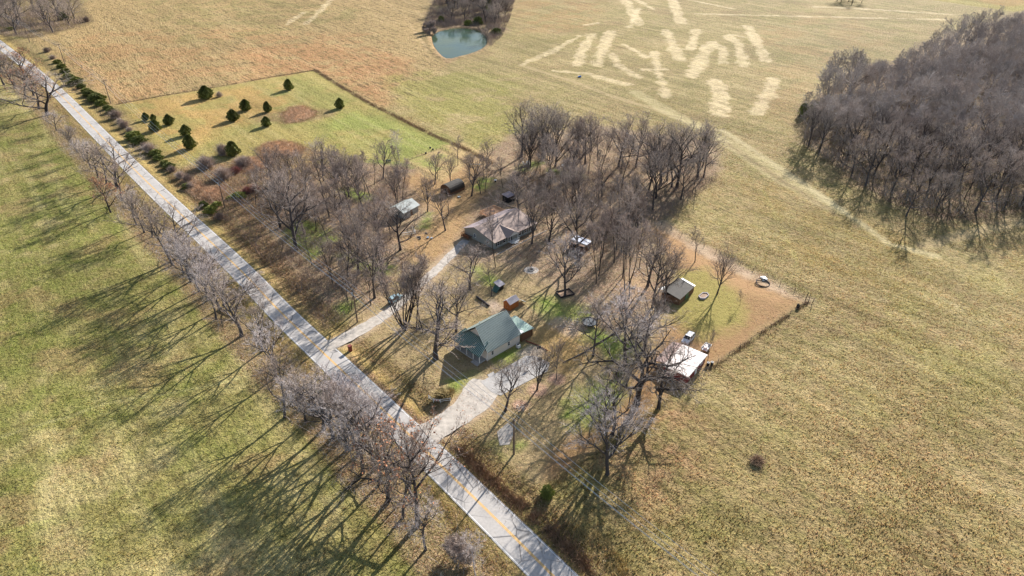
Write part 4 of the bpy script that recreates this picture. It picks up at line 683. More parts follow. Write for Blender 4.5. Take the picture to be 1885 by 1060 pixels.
def mound(px, h, m, name, label, seed, n=9000, sz=.8):
    """low rough pile: noisy dome of blades over a lumpy core"""
    P = GP(px); c = P.mean(0); g = np.random.default_rng(seed); lo = P.min(0); hi = P.max(0); x = g.uniform(lo[0], hi[0], n * 3); y = g.uniform(lo[1], hi[1], n * 3); k = inpoly(x, y, P); x, y = x[k][:n], y[k][:n]; d = pdist(x, y, P, True); z = h * .45 * sm(0, 4, d) * (.2 + 1.2 * fbm(x, y, 2, seed)); N = len(x); x = x + g.normal(0, .9, N); y = y + g.normal(0, .9, N)
    b = np.c_[x - c[0], y - c[1], z * .8 - .25]; dd = np.c_[g.normal(0, .6, (N, 2)), np.ones(N)]; a = g.uniform(0, 6.28, N); o = np.c_[np.cos(a), np.sin(a), np.zeros(N)] * .05; V = np.stack([b - o, b + o, b + dd * sz * g.uniform(.5, 1.4, N)[:, None]], 1).reshape(-1, 3)
    nn = 22; gx_, gy_ = np.meshgrid(np.linspace(lo[0], hi[0], nn), np.linspace(lo[1], hi[1], nn)); fx, fy = gx_.ravel(), gy_.ravel(); ins = inpoly(fx, fy, P); dz = pdist(fx, fy, P, True) * np.where(ins, 1, 0); zz = h * .3 * sm(.5, 4, dz) * (.2 + 1.2 * fbm(fx, fy, 2, seed)) - .12
    Gv = np.c_[fx - c[0], fy - c[1], zz]; ii = np.arange(nn * nn).reshape(nn, nn); Fg = np.stack([ii[:-1, :-1], ii[:-1, 1:], ii[1:, 1:], ii[1:, :-1]], -1).reshape(-1, 4); keep = ins[Fg].any(1)
    V2, F2 = joined([(V, np.arange(3 * N).reshape(-1, 3)), (Gv, Fg[keep])]); o_ = raw_mesh(name, V2, F2, m, label=label, cat='brush'); o_.location = (c[0], c[1], 0); return o_
M['moundm'] = mat('dry_bramble', (206, 172, 138), noise=.5, nscale=.5, k=.85)
mound([(515, 214), (530, 197), (560, 194), (585, 205), (580, 216), (550, 226), (525, 228)], 1.4, M['moundm'], 'brush_pile', 'oval brush mound alone in the mown pasture', 61)
mound([(470, 275), (490, 262), (520, 258), (550, 264), (562, 276), (545, 286), (500, 290), (480, 292)], 1.9, M['moundm'], 'bramble_thicket', 'rust brown bramble thicket at the lower edge of the mown pasture', 62, 12000)
mound([(430, 292), (465, 288), (510, 290), (500, 308), (460, 318), (435, 312)], 1.2, M['moundm'], 'bramble_thicket', 'lower tan bramble thicket beside the large cedar', 63)
mound([(355, 330), (385, 345), (420, 340), (400, 372), (370, 365), (345, 350)], 1.2, M['moundm'], 'bramble_thicket', 'tan bramble thicket between the hedge and the wooden pole', 64)
# rank grass clumps along fences and ditches
def weeds(line, w, n, h, name, label, m, seed, lw=.05):
    g = np.random.default_rng(seed); L = GP(line) if not isinstance(line, np.ndarray) else line; seg = np.linalg.norm(np.diff(L, axis=0), axis=1); cs = np.r_[0, np.cumsum(seg)]; t = g.uniform(0, cs[-1], n); x = np.interp(t, cs, L[:, 0]) + g.normal(0, w / 2.5, n); y = np.interp(t, cs, L[:, 1]) + g.normal(0, w / 2.5, n)
    k = fbm(x, y, 4, 2) > .42; x, y = x[k], y[k]; n = len(x); b = np.c_[x, y, np.full(n, -.15)]; d = np.c_[g.normal(0, .35, (n, 2)), np.ones(n)] * g.uniform(*h, n)[:, None]; a = g.uniform(0, 6.28, n); o = np.c_[np.cos(a), np.sin(a), np.zeros(n)] * lw
    return raw_mesh(name, np.stack([b - o, b + o, b + d], 1).reshape(-1, 3), np.arange(3 * n).reshape(-1, 3), m, label=label, cat='weeds', kind='stuff')
weeds([(580, 129), (620, 155), (680, 190), (740, 220), (800, 250), (870, 280), (905, 300)], 2, 9000, (.3, 1.1), 'rank_grass', 'brown rank grass along the fence between hayfield and mown pasture', M['bramble'], 71)
weeds([(215, 192), (300, 176), (400, 160), (500, 142), (580, 129)], .8, 3500, (.3, .8), 'rank_grass', 'thin brown weeds along the top fence of the mown pasture', M['bramble'], 72)
weeds([(1488, 556), (1400, 615), (1310, 680)], 1., 3000, (.2, .6), 'rank_grass', 'dark weeds along the right lawn fence', M['bramble'], 73)
weeds([(838, 822), (900, 880), (960, 930), (1020, 985), (1100, 1060)], 3, 7000, (.3, 1.3), 'rank_grass', 'brown weeds along the roadside ditch near the bottom', M['bramble'], 74)
weeds([(1290, 695), (1180, 775), (1000, 905)], 1.5, 3000, (.2, .7), 'rank_grass', 'dry weeds along the near lawn fence', M['straw'], 75)
weeds([(1060, 960), (1110, 1010), (1150, 1060)], 3, 2500, (.3, 1.), 'rank_grass', 'straw grass beside the power line at the bottom', M['straw'], 76)
# ================================================================ buildings
def window(parent, x, y, z, w, h, face='y-', frame=None, shut=False):
    """window on a local wall; frame > pane (sub-part)"""
    ax = face[0]; s_ = -1 if face[1] == '-' else 1
    f = MB(); p = MB(); sh = MB(); t = .11
    def bx(mb, u, v, du, dv, th, off):
        c = (x + u, y + s_ * off, z + v) if ax == 'y' else (x + s_ * off, y + u, z + v); d = (du, th, dv) if ax == 'y' else (th, du, dv); mb.box(c, d)
    for u, v, du, dv in ((-w / 2 - t / 2, 0, t, h + 2 * t), (w / 2 + t / 2, 0, t, h + 2 * t), (0, h / 2 + t / 2, w, t), (0, -h / 2 - t / 2, w, t), (0, 0, w, .05)): bx(f, u, v, du, dv, .09, .045)
    bx(p, 0, 0, w, h, .02, .02); o = f.build('window', frame or M['white'], parent); p.build('pane', M['glass'], o)
    if shut:
        for sd_ in (-1, 1): m_ = MB(); bx(m_, sd_ * (w / 2 + t + .2), 0, .36, h + .1, .05, .03); m_.build('shutter', M['shutter'], parent)
def ribbed(name, p00, p10, p11, p01, m, parent, th=.06, n=24, rh=.09, rw=.1, label=None):
    """metal roof plate p00-p10 eave, p01-p11 ridge, with standing ribs running eave to ridge"""
    q = [np.array(p, float) for p in (p00, p10, p11, p01)]; mb = MB(); mb.slab(q, th); nrm_ = norm(np.cross(q[1] - q[0], q[3] - q[0]))
    if nrm_[2] < 0: nrm_ = -nrm_
    for i in range(n + 1):
        t = i / n; a = q[0] * (1 - t) + q[1] * t; b = q[3] * (1 - t) + q[2] * t; d = norm(q[1] - q[0]) * rw / 2; a = a + nrm_ * .002; b = b + nrm_ * .002
        V = [a - d, a + d, b + d, b - d]; mb.add(np.array(V + [v + nrm_ * rh for v in V]), [(4, 5, 6, 7), (0, 1, 5, 4), (1, 2, 6, 5), (2, 3, 7, 6), (3, 0, 4, 7)])
    o = mb.build(name, m, parent, label=label); o.data.materials.append(M['rib_glint']); ix = np.zeros(len(o.data.polygons), np.int32); ix[6:] = 1; ix[6::5] = 1; o.data.polygons.foreach_set('material_index', ix); return o
# --- green-roofed house
h1 = empty('house', (-5.99, 128.87, 0), R(44), 'small beige house with a steep green ribbed metal roof and a front porch', 'house')
L1, W1, EV, RZ, RF = 10.8, 10.2, 2.75, 7.0, 1.3
w_ = MB(); T_ = .18
w_.box((L1 / 2, T_ / 2, EV / 2), (L1, T_, EV)); w_.box((L1 / 2, W1 - T_ / 2, EV / 2), (L1, T_, EV)); w_.box((T_ / 2, W1 / 2, EV / 2), (T_, W1 - 2 * T_, EV)); w_.build('wall', M['siding'], h1)
def gable(x, y0, y1, z0, z1, th=.16, yr=None): mb = MB(); a = np.array([[x, y0, z0], [x, y1, z0], [x, yr or (y0 + y1) / 2, z1]]); b = a + [th, 0, 0]; return mb.add(np.vstack([a, b]), [(0, 2, 1), (3, 4, 5), (0, 1, 4, 3), (1, 2, 5, 4), (2, 0, 3, 5)])
gable(RF + .2, .5, W1 - .5, EV, RZ - .45).build('gable_wall', M['siding'], h1); w_ = MB(); w_.box((L1 - T_ / 2, W1 / 2, EV / 2), (T_, W1 - 2 * T_, EV)); w_.build('wall', M['siding'], h1)
gable(L1 - .2, 0.02, W1 - .02, EV + .002, RZ - .12).build('gable_wall', M['white'], h1)
ribbed('roof', (-.1, -.4, EV - .12), (L1 + .35, -.4, EV - .12), (L1 + .35, W1 / 2, RZ), (RF - .3, W1 / 2, RZ), M['green_roof'], h1, n=30)
ribbed('roof', (L1 + .35, W1 + .4, EV - .12), (-.1, W1 + .4, EV - .12), (RF - .3, W1 / 2, RZ), (L1 + .35, W1 / 2, RZ), M['green_roof'], h1, n=30)
rd = MB(); rd.tube([(RF - .35, W1 / 2, RZ + .05), (L1 + .4, W1 / 2, RZ + .05)], .1, 6); rd.build('ridge_cap', M['green_roof'], h1)
vp = MB(); vp.tube([(3.2, W1 / 2 + 1.0, 5.8), (3.2, W1 / 2 + 1.0, 7.0)], .09, 8); vp.build('vent_pipe', M['steel'], h1)
ribbed('porch_roof', (-2.6, W1 + .1, 2.55), (-2.6, -.2, 2.55), (RF + .1, .8, 4.3), (RF + .1, W1 - .8, 4.3), M['green_dark'], h1, n=22)  # darker green paints in the shade of a slope facing away from the sun
pf = MB(); pf.box((-1.15, W1 / 2 - .2, .25), (2.3, W1 - 1, .3)); pf.build('porch_floor', M['concrete'], h1)
stp = MB(); stp.box((-2.55, 1.3, .14), (.5, 2.2, .26)); stp.box((-2.95, 1.3, .07), (.35, 2.4, .13)); stp.build('porch_steps', M['concrete'], h1)
for y in (.35, 2.6, 5.0, 7.4, 9.5): c_ = MB(); c_.box((-2.15, y, 1.45), (.16, .16, 2.2)); c_.build('porch_post', M['white'], h1)
cb = MB(); cb.box((-.02, -.02, EV / 2), (.14, .14, EV)); cb.build('corner_trim', M['white'], h1); cb = MB(); cb.box((L1 + .02, -.02, EV / 2), (.14, .14, EV)); cb.build('corner_trim', M['white'], h1)
for x in (1.75, 7.2): window(h1, x, 0, 1.55, .62, 1.05, 'y-')
window(h1, 0, 2.6, 1.6, .9, 1.2, 'x-'); window(h1, 0, 7.6, 1.6, .9, 1.2, 'x-'); dd_ = MB(); dd_.box((-.04, 5.1, 1.4), (.08, .95, 2.1)); do_ = dd_.build('door', M['white'], h1); k_ = MB(); k_.box((-.11, 4.75, 1.35), (.06, .06, .06)); k_.build('handle', M['steel'], do_)
# rear addition with pale green roof and white flashing panel
ad = empty('lean_to', (1.75, 136.3, 0), R(44), 'pale green roofed addition with brown wooden screen walls at the rear of the green-roofed house', 'addition')
ribbed('roof', (.6, -.3, 2.7), (4.7, -.6, 2.45), (4.7, 6.2, 3.0), (.6, 6.2, 3.2), mat('weathered_green_roof', (150, 184, 164), noise=.16, nscale=.8, k=.85), ad, n=12, rh=.03)
fl = MB(); fl.slab([(.42, -.3, 2.78), (1.5, -.3, 2.74), (.9, 5.6, 3.32), (.42, 5.6, 3.38)], .03); fl.build('flashing_panel', M['white'], ad)
bw = MB(); bw.box((2.6, -.1, 1.15), (3.6, .12, 2.3)); bw.box((4.4, 2.9, 1.2), (.12, 5.9, 2.4)); bw.build('screen_wall', M['brown_wood'], ad)
for p in ((.8, -.2), (4.45, -.2), (4.45, 5.9)): c_ = MB(); c_.box((p[0], p[1], 1.3), (.2, .2, 2.5)); c_.build('post', M['brown_wood'], ad)
# AC unit
a_ = empty('air_conditioner', G(954, 639), R(44), 'white air conditioner unit at the rear corner of the beige wall', 'air conditioner'); b = MB(); b.box((0, 0, .45), (.8, .8, .8)); b.build('casing', M['white'], a_); b = MB(); b.tube([(0, 0, .852), (0, 0, .9)], .3, 12); b.build('fan_grille', M['blackm'], a_); b = MB(); b.box((0, 0, .03), (1, 1, .06)); b.build('pad', M['concrete'], a_)
# --- orange wooden shed
sh = empty('garden_shed', (-.6, 150.47, 0), R(47), 'small orange stained wooden shed with grey shingle roof', 'shed'); LS, WS = 3.5, 2.3
b = MB(); b.box((LS / 2, WS / 2, 1.1), (LS, WS, 2.2)); b.build('wall', M['orange_wood'], sh); gable(.001, 0.01, WS - .01, 2.2, 3.05, LS - .002).build('gable_wall', M['orange_wood'], sh)
for s_, nm in ((0, 0), (1, 1)):
    y0, ym = (-.22, WS / 2) if s_ == 0 else (WS + .22, WS / 2); q = [(-.15, y0, 2.07), (LS + .15, y0, 2.07), (LS + .15, ym, 3.14), (-.15, ym, 3.14)]; b = MB(); b.slab(q if s_ == 0 else [q[1], q[0], q[3], q[2]], .08); b.build('roof', M['shingle_gray'], sh)
b = MB(); b.box((-.03, WS / 2, .95), (.06, .85, 1.75)); d_ = b.build('door', M['orange_wood'], sh); b = MB(); b.box((-.08, WS / 2 - .3, .95), (.05, .06, .16)); b.build('handle', M['steel'], d_)
tp = MB(); tp.slab([(0, -.9, 1.5), (1.5, -.9, .35), (1.5, 1.1, .35), (0, 1.1, 1.6)], .05); o = tp.build('tarp_cover', M['metal_gray'], None, label='grey green tarp sheet leaning at the back of the orange shed', cat='tarp'); o.location = (2.3, 153.9, 0); o.rotation_euler[2] = R(47)
# --- tan ranch house
h2 = empty('house', (-5.41, 185.13, 0), R(45.5), 'long tan house with mauve-tan shingle roof, black shutters and small front gable', 'house'); L2, W2, E2, R2, YR = 19.0, 14.0, 2.6, 4.7, 9.0
w_ = MB(); w_.box((L2 / 2, W2 / 2, E2 / 2), (L2, W2, E2)); w_.build('wall', M['siding_gray'], h2)
gable(.002, 0.01, W2 - .01, E2, R2 - .1, .2, YR).build('gable_wall', M['siding_gray'], h2); gable(L2 - .2, 0.01, W2 - .01, E2, R2 - .1, .198, YR).build('gable_wall', M['siding_gray'], h2)
rf = MB(); rf.slab([(-.4, -.45, E2 - .1), (L2 + .4, -.45, E2 - .1), (L2 + .4, YR, R2), (-.4, YR, R2)], .14); rf.build('roof', M['shingle'], h2)
rf = MB(); rf.slab([(L2 + .4, W2 + .45, E2 - .1), (-.4, W2 + .45, E2 - .1), (-.4, YR, R2), (L2 + .4, YR, R2)], .14); rf.build('roof', M['shingle_back'], h2)
gx0, gx1 = 5.2, 10.2; gm_ = (gx0 + gx1) / 2; pk = 3.95; rf = MB(); yb = YR * (pk + .12 - E2) / (R2 - E2) + .2
rf.slab([(gx0 - .3, -1.1, E2 - .12), (gm_, -1.1, pk), (gm_, yb, pk + .02), (gx0 - .3, -.2, E2 - .02)], .1); rf.build('gable_roof', M['shingle'], h2); rf = MB(); rf.slab([(gm_, -1.1, pk), (gx1 + .3, -1.1, E2 - .12), (gx1 + .3, -.2, E2 - .02), (gm_, yb, pk + .02)], .1); rf.build('gable_roof', M['shingle'], h2)
mb = MB(); a = np.array([[gx0, -.95, E2 - .1], [gx1, -.95, E2 - .1], [gm_, -.95, pk - .12]]); mb.add(np.vstack([a, a + [0, .1, 0]]), [(0, 1, 2), (3, 5, 4), (0, 3, 4, 1), (1, 4, 5, 2), (2, 5, 3, 0)]); mb.build('front_gable', M['white'], h2)
for x, w, sh_ in ((1.6, .9, True), (4.2, 1.3, True), (11.4, 1.2, True), (13.8, 1.2, True), (16.6, .9, True)): window(h2, x, 0, 1.5, w, 1.25, 'y-', shut=sh_)
for x in (3, 9): window(h2, 0, x, 1.6, .8, 1.0, 'x-')
b = MB(); b.box((7.0, -.05, 1.1), (1.0, .1, 2.1)); d_ = b.build('door', M['blackm'], h2); b = MB(); b.box((6.65, -.12, 1.1), (.06, .06, .06)); b.build('handle', M['steel'], d_)
b = MB(); b.box((7.7, -.9, .4), (3.4, 1.8, .2)); b.box((7.7, -2.0, .2), (1.6, .5, .2)); b.build('porch_floor', M['white'], h2)
rl2 = MB()
for x in (6.1, 6.9, 8.5, 9.3): rl2.box((x, -1.75, .95), (.09, .09, .95))
for x in (6.5, 8.9): rl2.box((x, -1.75, 1.4), (.8, .06, .08)); rl2.box((x, -1.75, .95), (.8, .05, .06))
rl2.build('porch_railing', M['white'], h2)
for x in (6.0, 9.4): b = MB(); b.box((x, -.95, 1.45), (.14, .14, 2.1)); b.build('porch_post', M['white'], h2)
b = MB(); b.tube([(8.6, YR - 1.6, 4.2), (8.6, YR - 1.6, 5.4)], .12, 8); b.build('vent_pipe', M['steel'], h2)
b = MB(); b.box((L2 / 2, -2.9, .06), (L2 + 4, .18, .14)); o = b.build('curb_edging', M['concrete'], None, label='pale timber edging line along the front of the tan house', cat='edging'); o.location = h2.location; o.rotation_euler = h2.rotation_euler
dk = empty('wooden_deck', h2.location, R(45.5), 'new orange wooden deck with railing behind the tan house', 'deck'); dx0, dx1, dy0, dy1 = 13.2, 19.8, W2 + .6, W2 + 6.6
b = MB(); [b.box((dx0 + .14 + i * .28, (dy0 + dy1) / 2, .9), (.25, dy1 - dy0, .06)) for i in range(int((dx1 - dx0) / .28))]; b.build('deck_floor', M['deck'], dk)
def rail(p, q, h, z, m, parent, n, name='railing'):
    mb = MB(); p, q = np.array(p, float), np.array(q, float); d = q - p; L = np.linalg.norm(d); a = math.atan2(d[1], d[0]); c = (p + q) / 2; mb.box((c[0], c[1], z + h), (L, .12, .08), a); mb.box((c[0], c[1], z + .12), (L, .06, .06), a)
    for i in range(n + 1): w = p + d * i / n; mb.box((w[0], w[1], z + h / 2), (.1 if i % 4 == 0 else .05, .1 if i % 4 == 0 else .05, h), a)
    return mb.build(name, m, parent)
rail((dx0, dy0), (dx0, dy1), 1, .93, M['deck'], dk, 16); rail((dx0, dy1), (dx1, dy1), 1, .93, M['deck'], dk, 20); rail((dx1, dy1), (dx1, dy0), 1, .93, M['deck'], dk, 16)
for x in (dx0, dx1):
    for y in (dy0, dy1): b = MB(); b.box((x, y, .42), (.14, .14, .9)); b.build('post', M['deck'], dk)
tb = empty('patio_table', (0, 0, 0), 0, 'dark table standing on the orange deck', 'table'); P = Matrix.Rotation(R(45.5), 3, 'Z') @ Vector((16.5, W2 + 4, 0)); tb.location = (h2.location.x + P.x, h2.location.y + P.y, .93); b = MB(); b.box((0, 0, .74), (1.5, .9, .05)); b.build('table_top', M['brown_wood'], tb)
for sx in (-.6, .6):
    for sy in (-.35, .35): b = MB(); b.box((sx, sy, .36), (.07, .07, .72)); b.build('leg', M['brown_wood'], tb)
bd = empty('back_porch', h2.location, R(45.5), 'small brown wooden side landing at the left end of the tan house', 'porch'); b = MB(); b.box((-1.1, W2 - 2.2, .8), (1.8, 3.4, .1)); b.build('deck_floor', M['brown_wood'], bd); rail((-2, W2 - 3.9), (-2, W2 - .5), .9, .85, M['orange_wood'], bd, 10); rail((-2, W2 - .5), (-.2, W2 - .5), .9, .85, M['orange_wood'], bd, 6)
for y in (W2 - 3.8, W2 - .6): b = MB(); b.box((-1.9, y, .4), (.14, .14, .8)); b.build('post', M['brown_wood'], bd)
# --- white-roofed red building with a rust-coloured lean-to roof
h3 = empty('outbuilding', (40.12, 119.99, 0), R(52), 'low red building with a large cracked white roof at the right lawn edge', 'outbuilding'); L3_, W3 = 10.5, 6.3
b = MB(); b.box((L3_ / 2, W3 / 2, 1.15), (L3_ - .3, W3 - .3, 2.3)); b.build('wall', M['red'], h3); b = MB(); b.slab([(0, -.1, 2.42), (L3_, -.1, 2.42), (L3_, W3, 2.6), (0, W3, 2.6)], .16); b.build('roof', M['offwhite'], h3)
b = MB(); b.box((L3_ / 2, -.16, 2.34), (L3_, .08, .2)); b.build('fascia', M['metal_gray'], h3); b = MB(); b.box((5, .09, 1.05), (.95, .12, 2.05)); b.build('door', M['white'], h3); window(h3, 8, .15, 1.4, .9, .9, 'y-')
b = MB(); b.slab([(1.2, W3 + .01, 2.55), (L3_ + .2, W3 + .01, 2.55), (L3_ + .2, W3 + 2.8, 2.05), (1.2, W3 + 2.8, 2.05)], .08); b.build('lean_to_roof', M['rust'], h3, label='rust-tinted lean-to roof on the shaded side')
for x in (1.5, 5.8, 10.3): b = MB(); b.box((x, W3 + 2.6, 1), (.12, .12, 2)); b.build('post', M['brown_wood'], h3)
jk = empty('metal_trailer', G(1294, 648), R(52), 'small white utility trailer heaped with junk beside the white-roofed building', 'trailer'); jk.location.z = 0; b = MB(); b.box((1.2, -.2, .7), (2.6, 1.5, .12)); b.box((1.2, .55, 1.0), (2.6, .06, .6)); b.box((1.2, -.95, 1.0), (2.6, .06, .6)); b.box((2.5, -.2, 1.0), (.06, 1.44, .6)); b.build('bed', M['white'], jk)
for s_ in (-1, .6): b = MB(); b.tube([(1.2, s_ * .95 - .0, .35), (1.2, s_ * .95 + .2, .35)], .35, 12); b.build('wheel', M['tyre'], jk)
b = MB(); b.box((.8, -.2, 1.05), (.9, .8, .5), .4); b.box((1.8, 0, 1.0), (.6, .7, .4), -.3); b.build('load', M['offwhite'], jk)
for i, (px, py) in enumerate([(1303, 673), (1310, 672)]): P = G(px, py); e = empty('barrel', P, 0, ('black barrel with pale rim against the right end of the red building', 'black barrel with pale rim standing second from the red building')[i], 'barrel', 'black barrels'); b = MB(); b.tube([(0, 0, 0), (0, 0, .3), (0, 0, .6), (0, 0, .95)], [.32, .35, .35, .32], 14); b.build('body', M['blackm'], e); b = MB(); a_ = np.linspace(0, 6.283, 15); b.tube(np.c_[np.cos(a_) * .32, np.sin(a_) * .32, np.full(15, .97)], .045, 5, False); b.build('rim', M['white'], e)
# --- rusty shed (dark moss-stained roof)
h4 = empty('old_shed', (45.4, 152.9, 0), R(51), 'old shed with dark moss-stained roof and a white ridge strip', 'shed'); L4, W4 = 9.2, 5.8
b = MB(); b.box((L4 / 2, W4 / 2, 1.05), (L4 - .4, W4 - .4, 2.1)); b.build('wall', M['brown_wood'], h4); b = MB(); b.slab([(0, 0, 2.1), (L4, 0, 2.1), (L4, W4 * .72, 3.0), (0, W4 * .72, 3.0)], .1); b.build('roof', M['oldroof'], h4); b = MB(); b.slab([(L4, W4, 2.3), (0, W4, 2.3), (0, W4 * .72, 3.0), (L4, W4 * .72, 3.0)], .1); b.build('roof', M['oldroof'], h4)
b = MB(); b.slab([(L4 - .6, 0, 2.18), (L4 + .1, 0, 2.18), (L4 + .1, W4 * .72, 3.08), (L4 - .6, W4 * .72, 3.08)], .05); b.build('roof_edge', M['white'], h4); b = MB(); b.slab([(1.4, W4 + .1, 2.25), (3.4, W4 + .1, 2.25), (3.4, W4 + 1.6, 1.9), (1.4, W4 + 1.6, 1.9)], .06); b.build('awning', M['white'], h4); b = MB(); b.box((L4 / 2, .12, 1), (1.8, .1, 1.9)); b.build('door', M['green_dark'], h4)
# --- grey outbuilding, brown barn, hidden tin-roofed shed, dog house
h5 = empty('outbuilding', (-36.5, 206.2, 0), R(56), 'weathered grey-green roofed outbuilding half hidden by a dark-crowned tree', 'outbuilding'); L5, W5 = 7.8, 6.6
b = MB(); b.box((L5 / 2, W5 / 2, 1.3), (L5 - .4, W5 - .4, 2.6)); b.build('wall', M['siding_gray'], h5)
for y0 in (-.3, W5 + .3): q = [(-.3, y0, 2.45), (L5 + .3, y0, 2.45), (L5 + .3, W5 / 2, 4.1), (-.3, W5 / 2, 4.1)]; b = MB(); b.slab(q if y0 < 0 else [q[1], q[0], q[3], q[2]], .1); b.build('roof', M['metal_gray'], h5)
gable(.21, .21, W5 - .21, 2.6, 3.95, .1).build('gable_wall', M['siding_gray'], h5); b = MB(); b.box((4, .15, 1), (1, .1, 2)); b.build('door', M['brown_wood'], h5)
h6 = empty('barn', (-22.3, 225.8, 0), R(50), 'small brown barn with a dark curved roof at the end of the yard', 'barn'); L6, W6 = 7.6, 5.2
a_ = np.linspace(0, math.pi, 11); prof = np.c_[W6 / 2 - W6 / 2 * np.cos(a_), 1.1 + 2.5 * np.sin(a_) ** .8]; b = MB(); V = np.array([[x, y, z] for x in (0, L6) for y, z in prof]); b.add(V, [(i, i + 1, 12 + i, 11 + i) for i in range(10)]); V2 = V.copy(); V2[:, 2] -= .08; b.add(V2, [(i, 11 + i, 12 + i, i + 1) for i in range(10)]); b.build('roof', M['oldroof'], h6)
b = MB(); b.box((L6 / 2, W6 / 2, .6), (L6 - .2, W6 - .1, 1.2)); n6 = [(.1, y, z - .1) for y, z in prof]; b.poly(n6); b.poly([(L6 - .1, y, z) for _, y, z in n6][::-1]); b.build('wall', M['brown_wood'], h6); b = MB(); b.box((.06, W6 / 2, 1.0), (.08, 1.6, 1.9)); b.build('door', M['blackm'], h6)
h7 = empty('shed', (17.6, 186.0, 0), R(-38), 'shed with a bright white tin roof panel hidden among the tall trees', 'shed'); b = MB(); b.box((2.9, 2.2, 1.1), (5.4, 4.2, 2.2)); b.build('wall', M['brown_wood'], h7)
b = MB(); b.slab([(0, 1.6, 2.5), (5.8, 1.6, 2.3), (5.8, 4.6, 2.5), (0, 4.6, 2.7)], .08); b.build('roof', mat('bright_tin', (228, 230, 240), noise=.15, nscale=1.2, rough=.5, k=.9), h7); b = MB(); b.slab([(0, -.2, 1.95), (5.8, -.2, 1.9), (5.8, 1.58, 2.3), (0, 1.58, 2.5)], .08); b.build('roof', M['oldroof'], h7); b = MB(); b.box((2, .06, 1), (.9, .1, 1.8)); b.build('door', M['blackm'], h7)
P = G(919, 536); h8 = empty('small_shelter', P, R(47), 'little dark shelter with a grey roof and green tarp above the gravel spot', 'shelter'); b = MB(); b.box((1, 1, .7), (1.9, 1.8, 1.4)); b.build('wall', M['blackm'], h8); b = MB(); b.slab([(-.1, -.2, 1.5), (2.3, -.2, 1.5), (2.3, 2.2, 2.1), (-.1, 2.2, 2.1)], .07); b.build('roof', M['shingle_gray'], h8); b = MB(); b.slab([(-1.6, -.5, .3), (-.1, -.5, 1.5), (-.1, 1.6, 1.5), (-1.6, 1.6, .3)], .04); b.build('tarp', M['tarp'], h8)
pp = MB(); pp.tube([(0, 0, -.2), (0, 0, 2.6)], .06, 6); pp.build('post', M['metal_gray'], None, label='pale metal post beside the small shelter', cat='post').location = (*G(907.5, 544), 0)
h9 = empty('shed', (*G(935, 374), 0), R(45), 'dark shed roof behind the right end of the orange deck', 'shed'); b = MB(); b.box((1.8, 1.5, 1.05), (3.4, 2.8, 2.1)); b.build('wall', M['blackm'], h9); b = MB(); b.slab([(-.1, -.1, 2.15), (3.7, -.1, 2.15), (3.7, 3.1, 2.6), (-.1, 3.1, 2.6)], .08); b.build('roof', M['shingle_back'], h9)
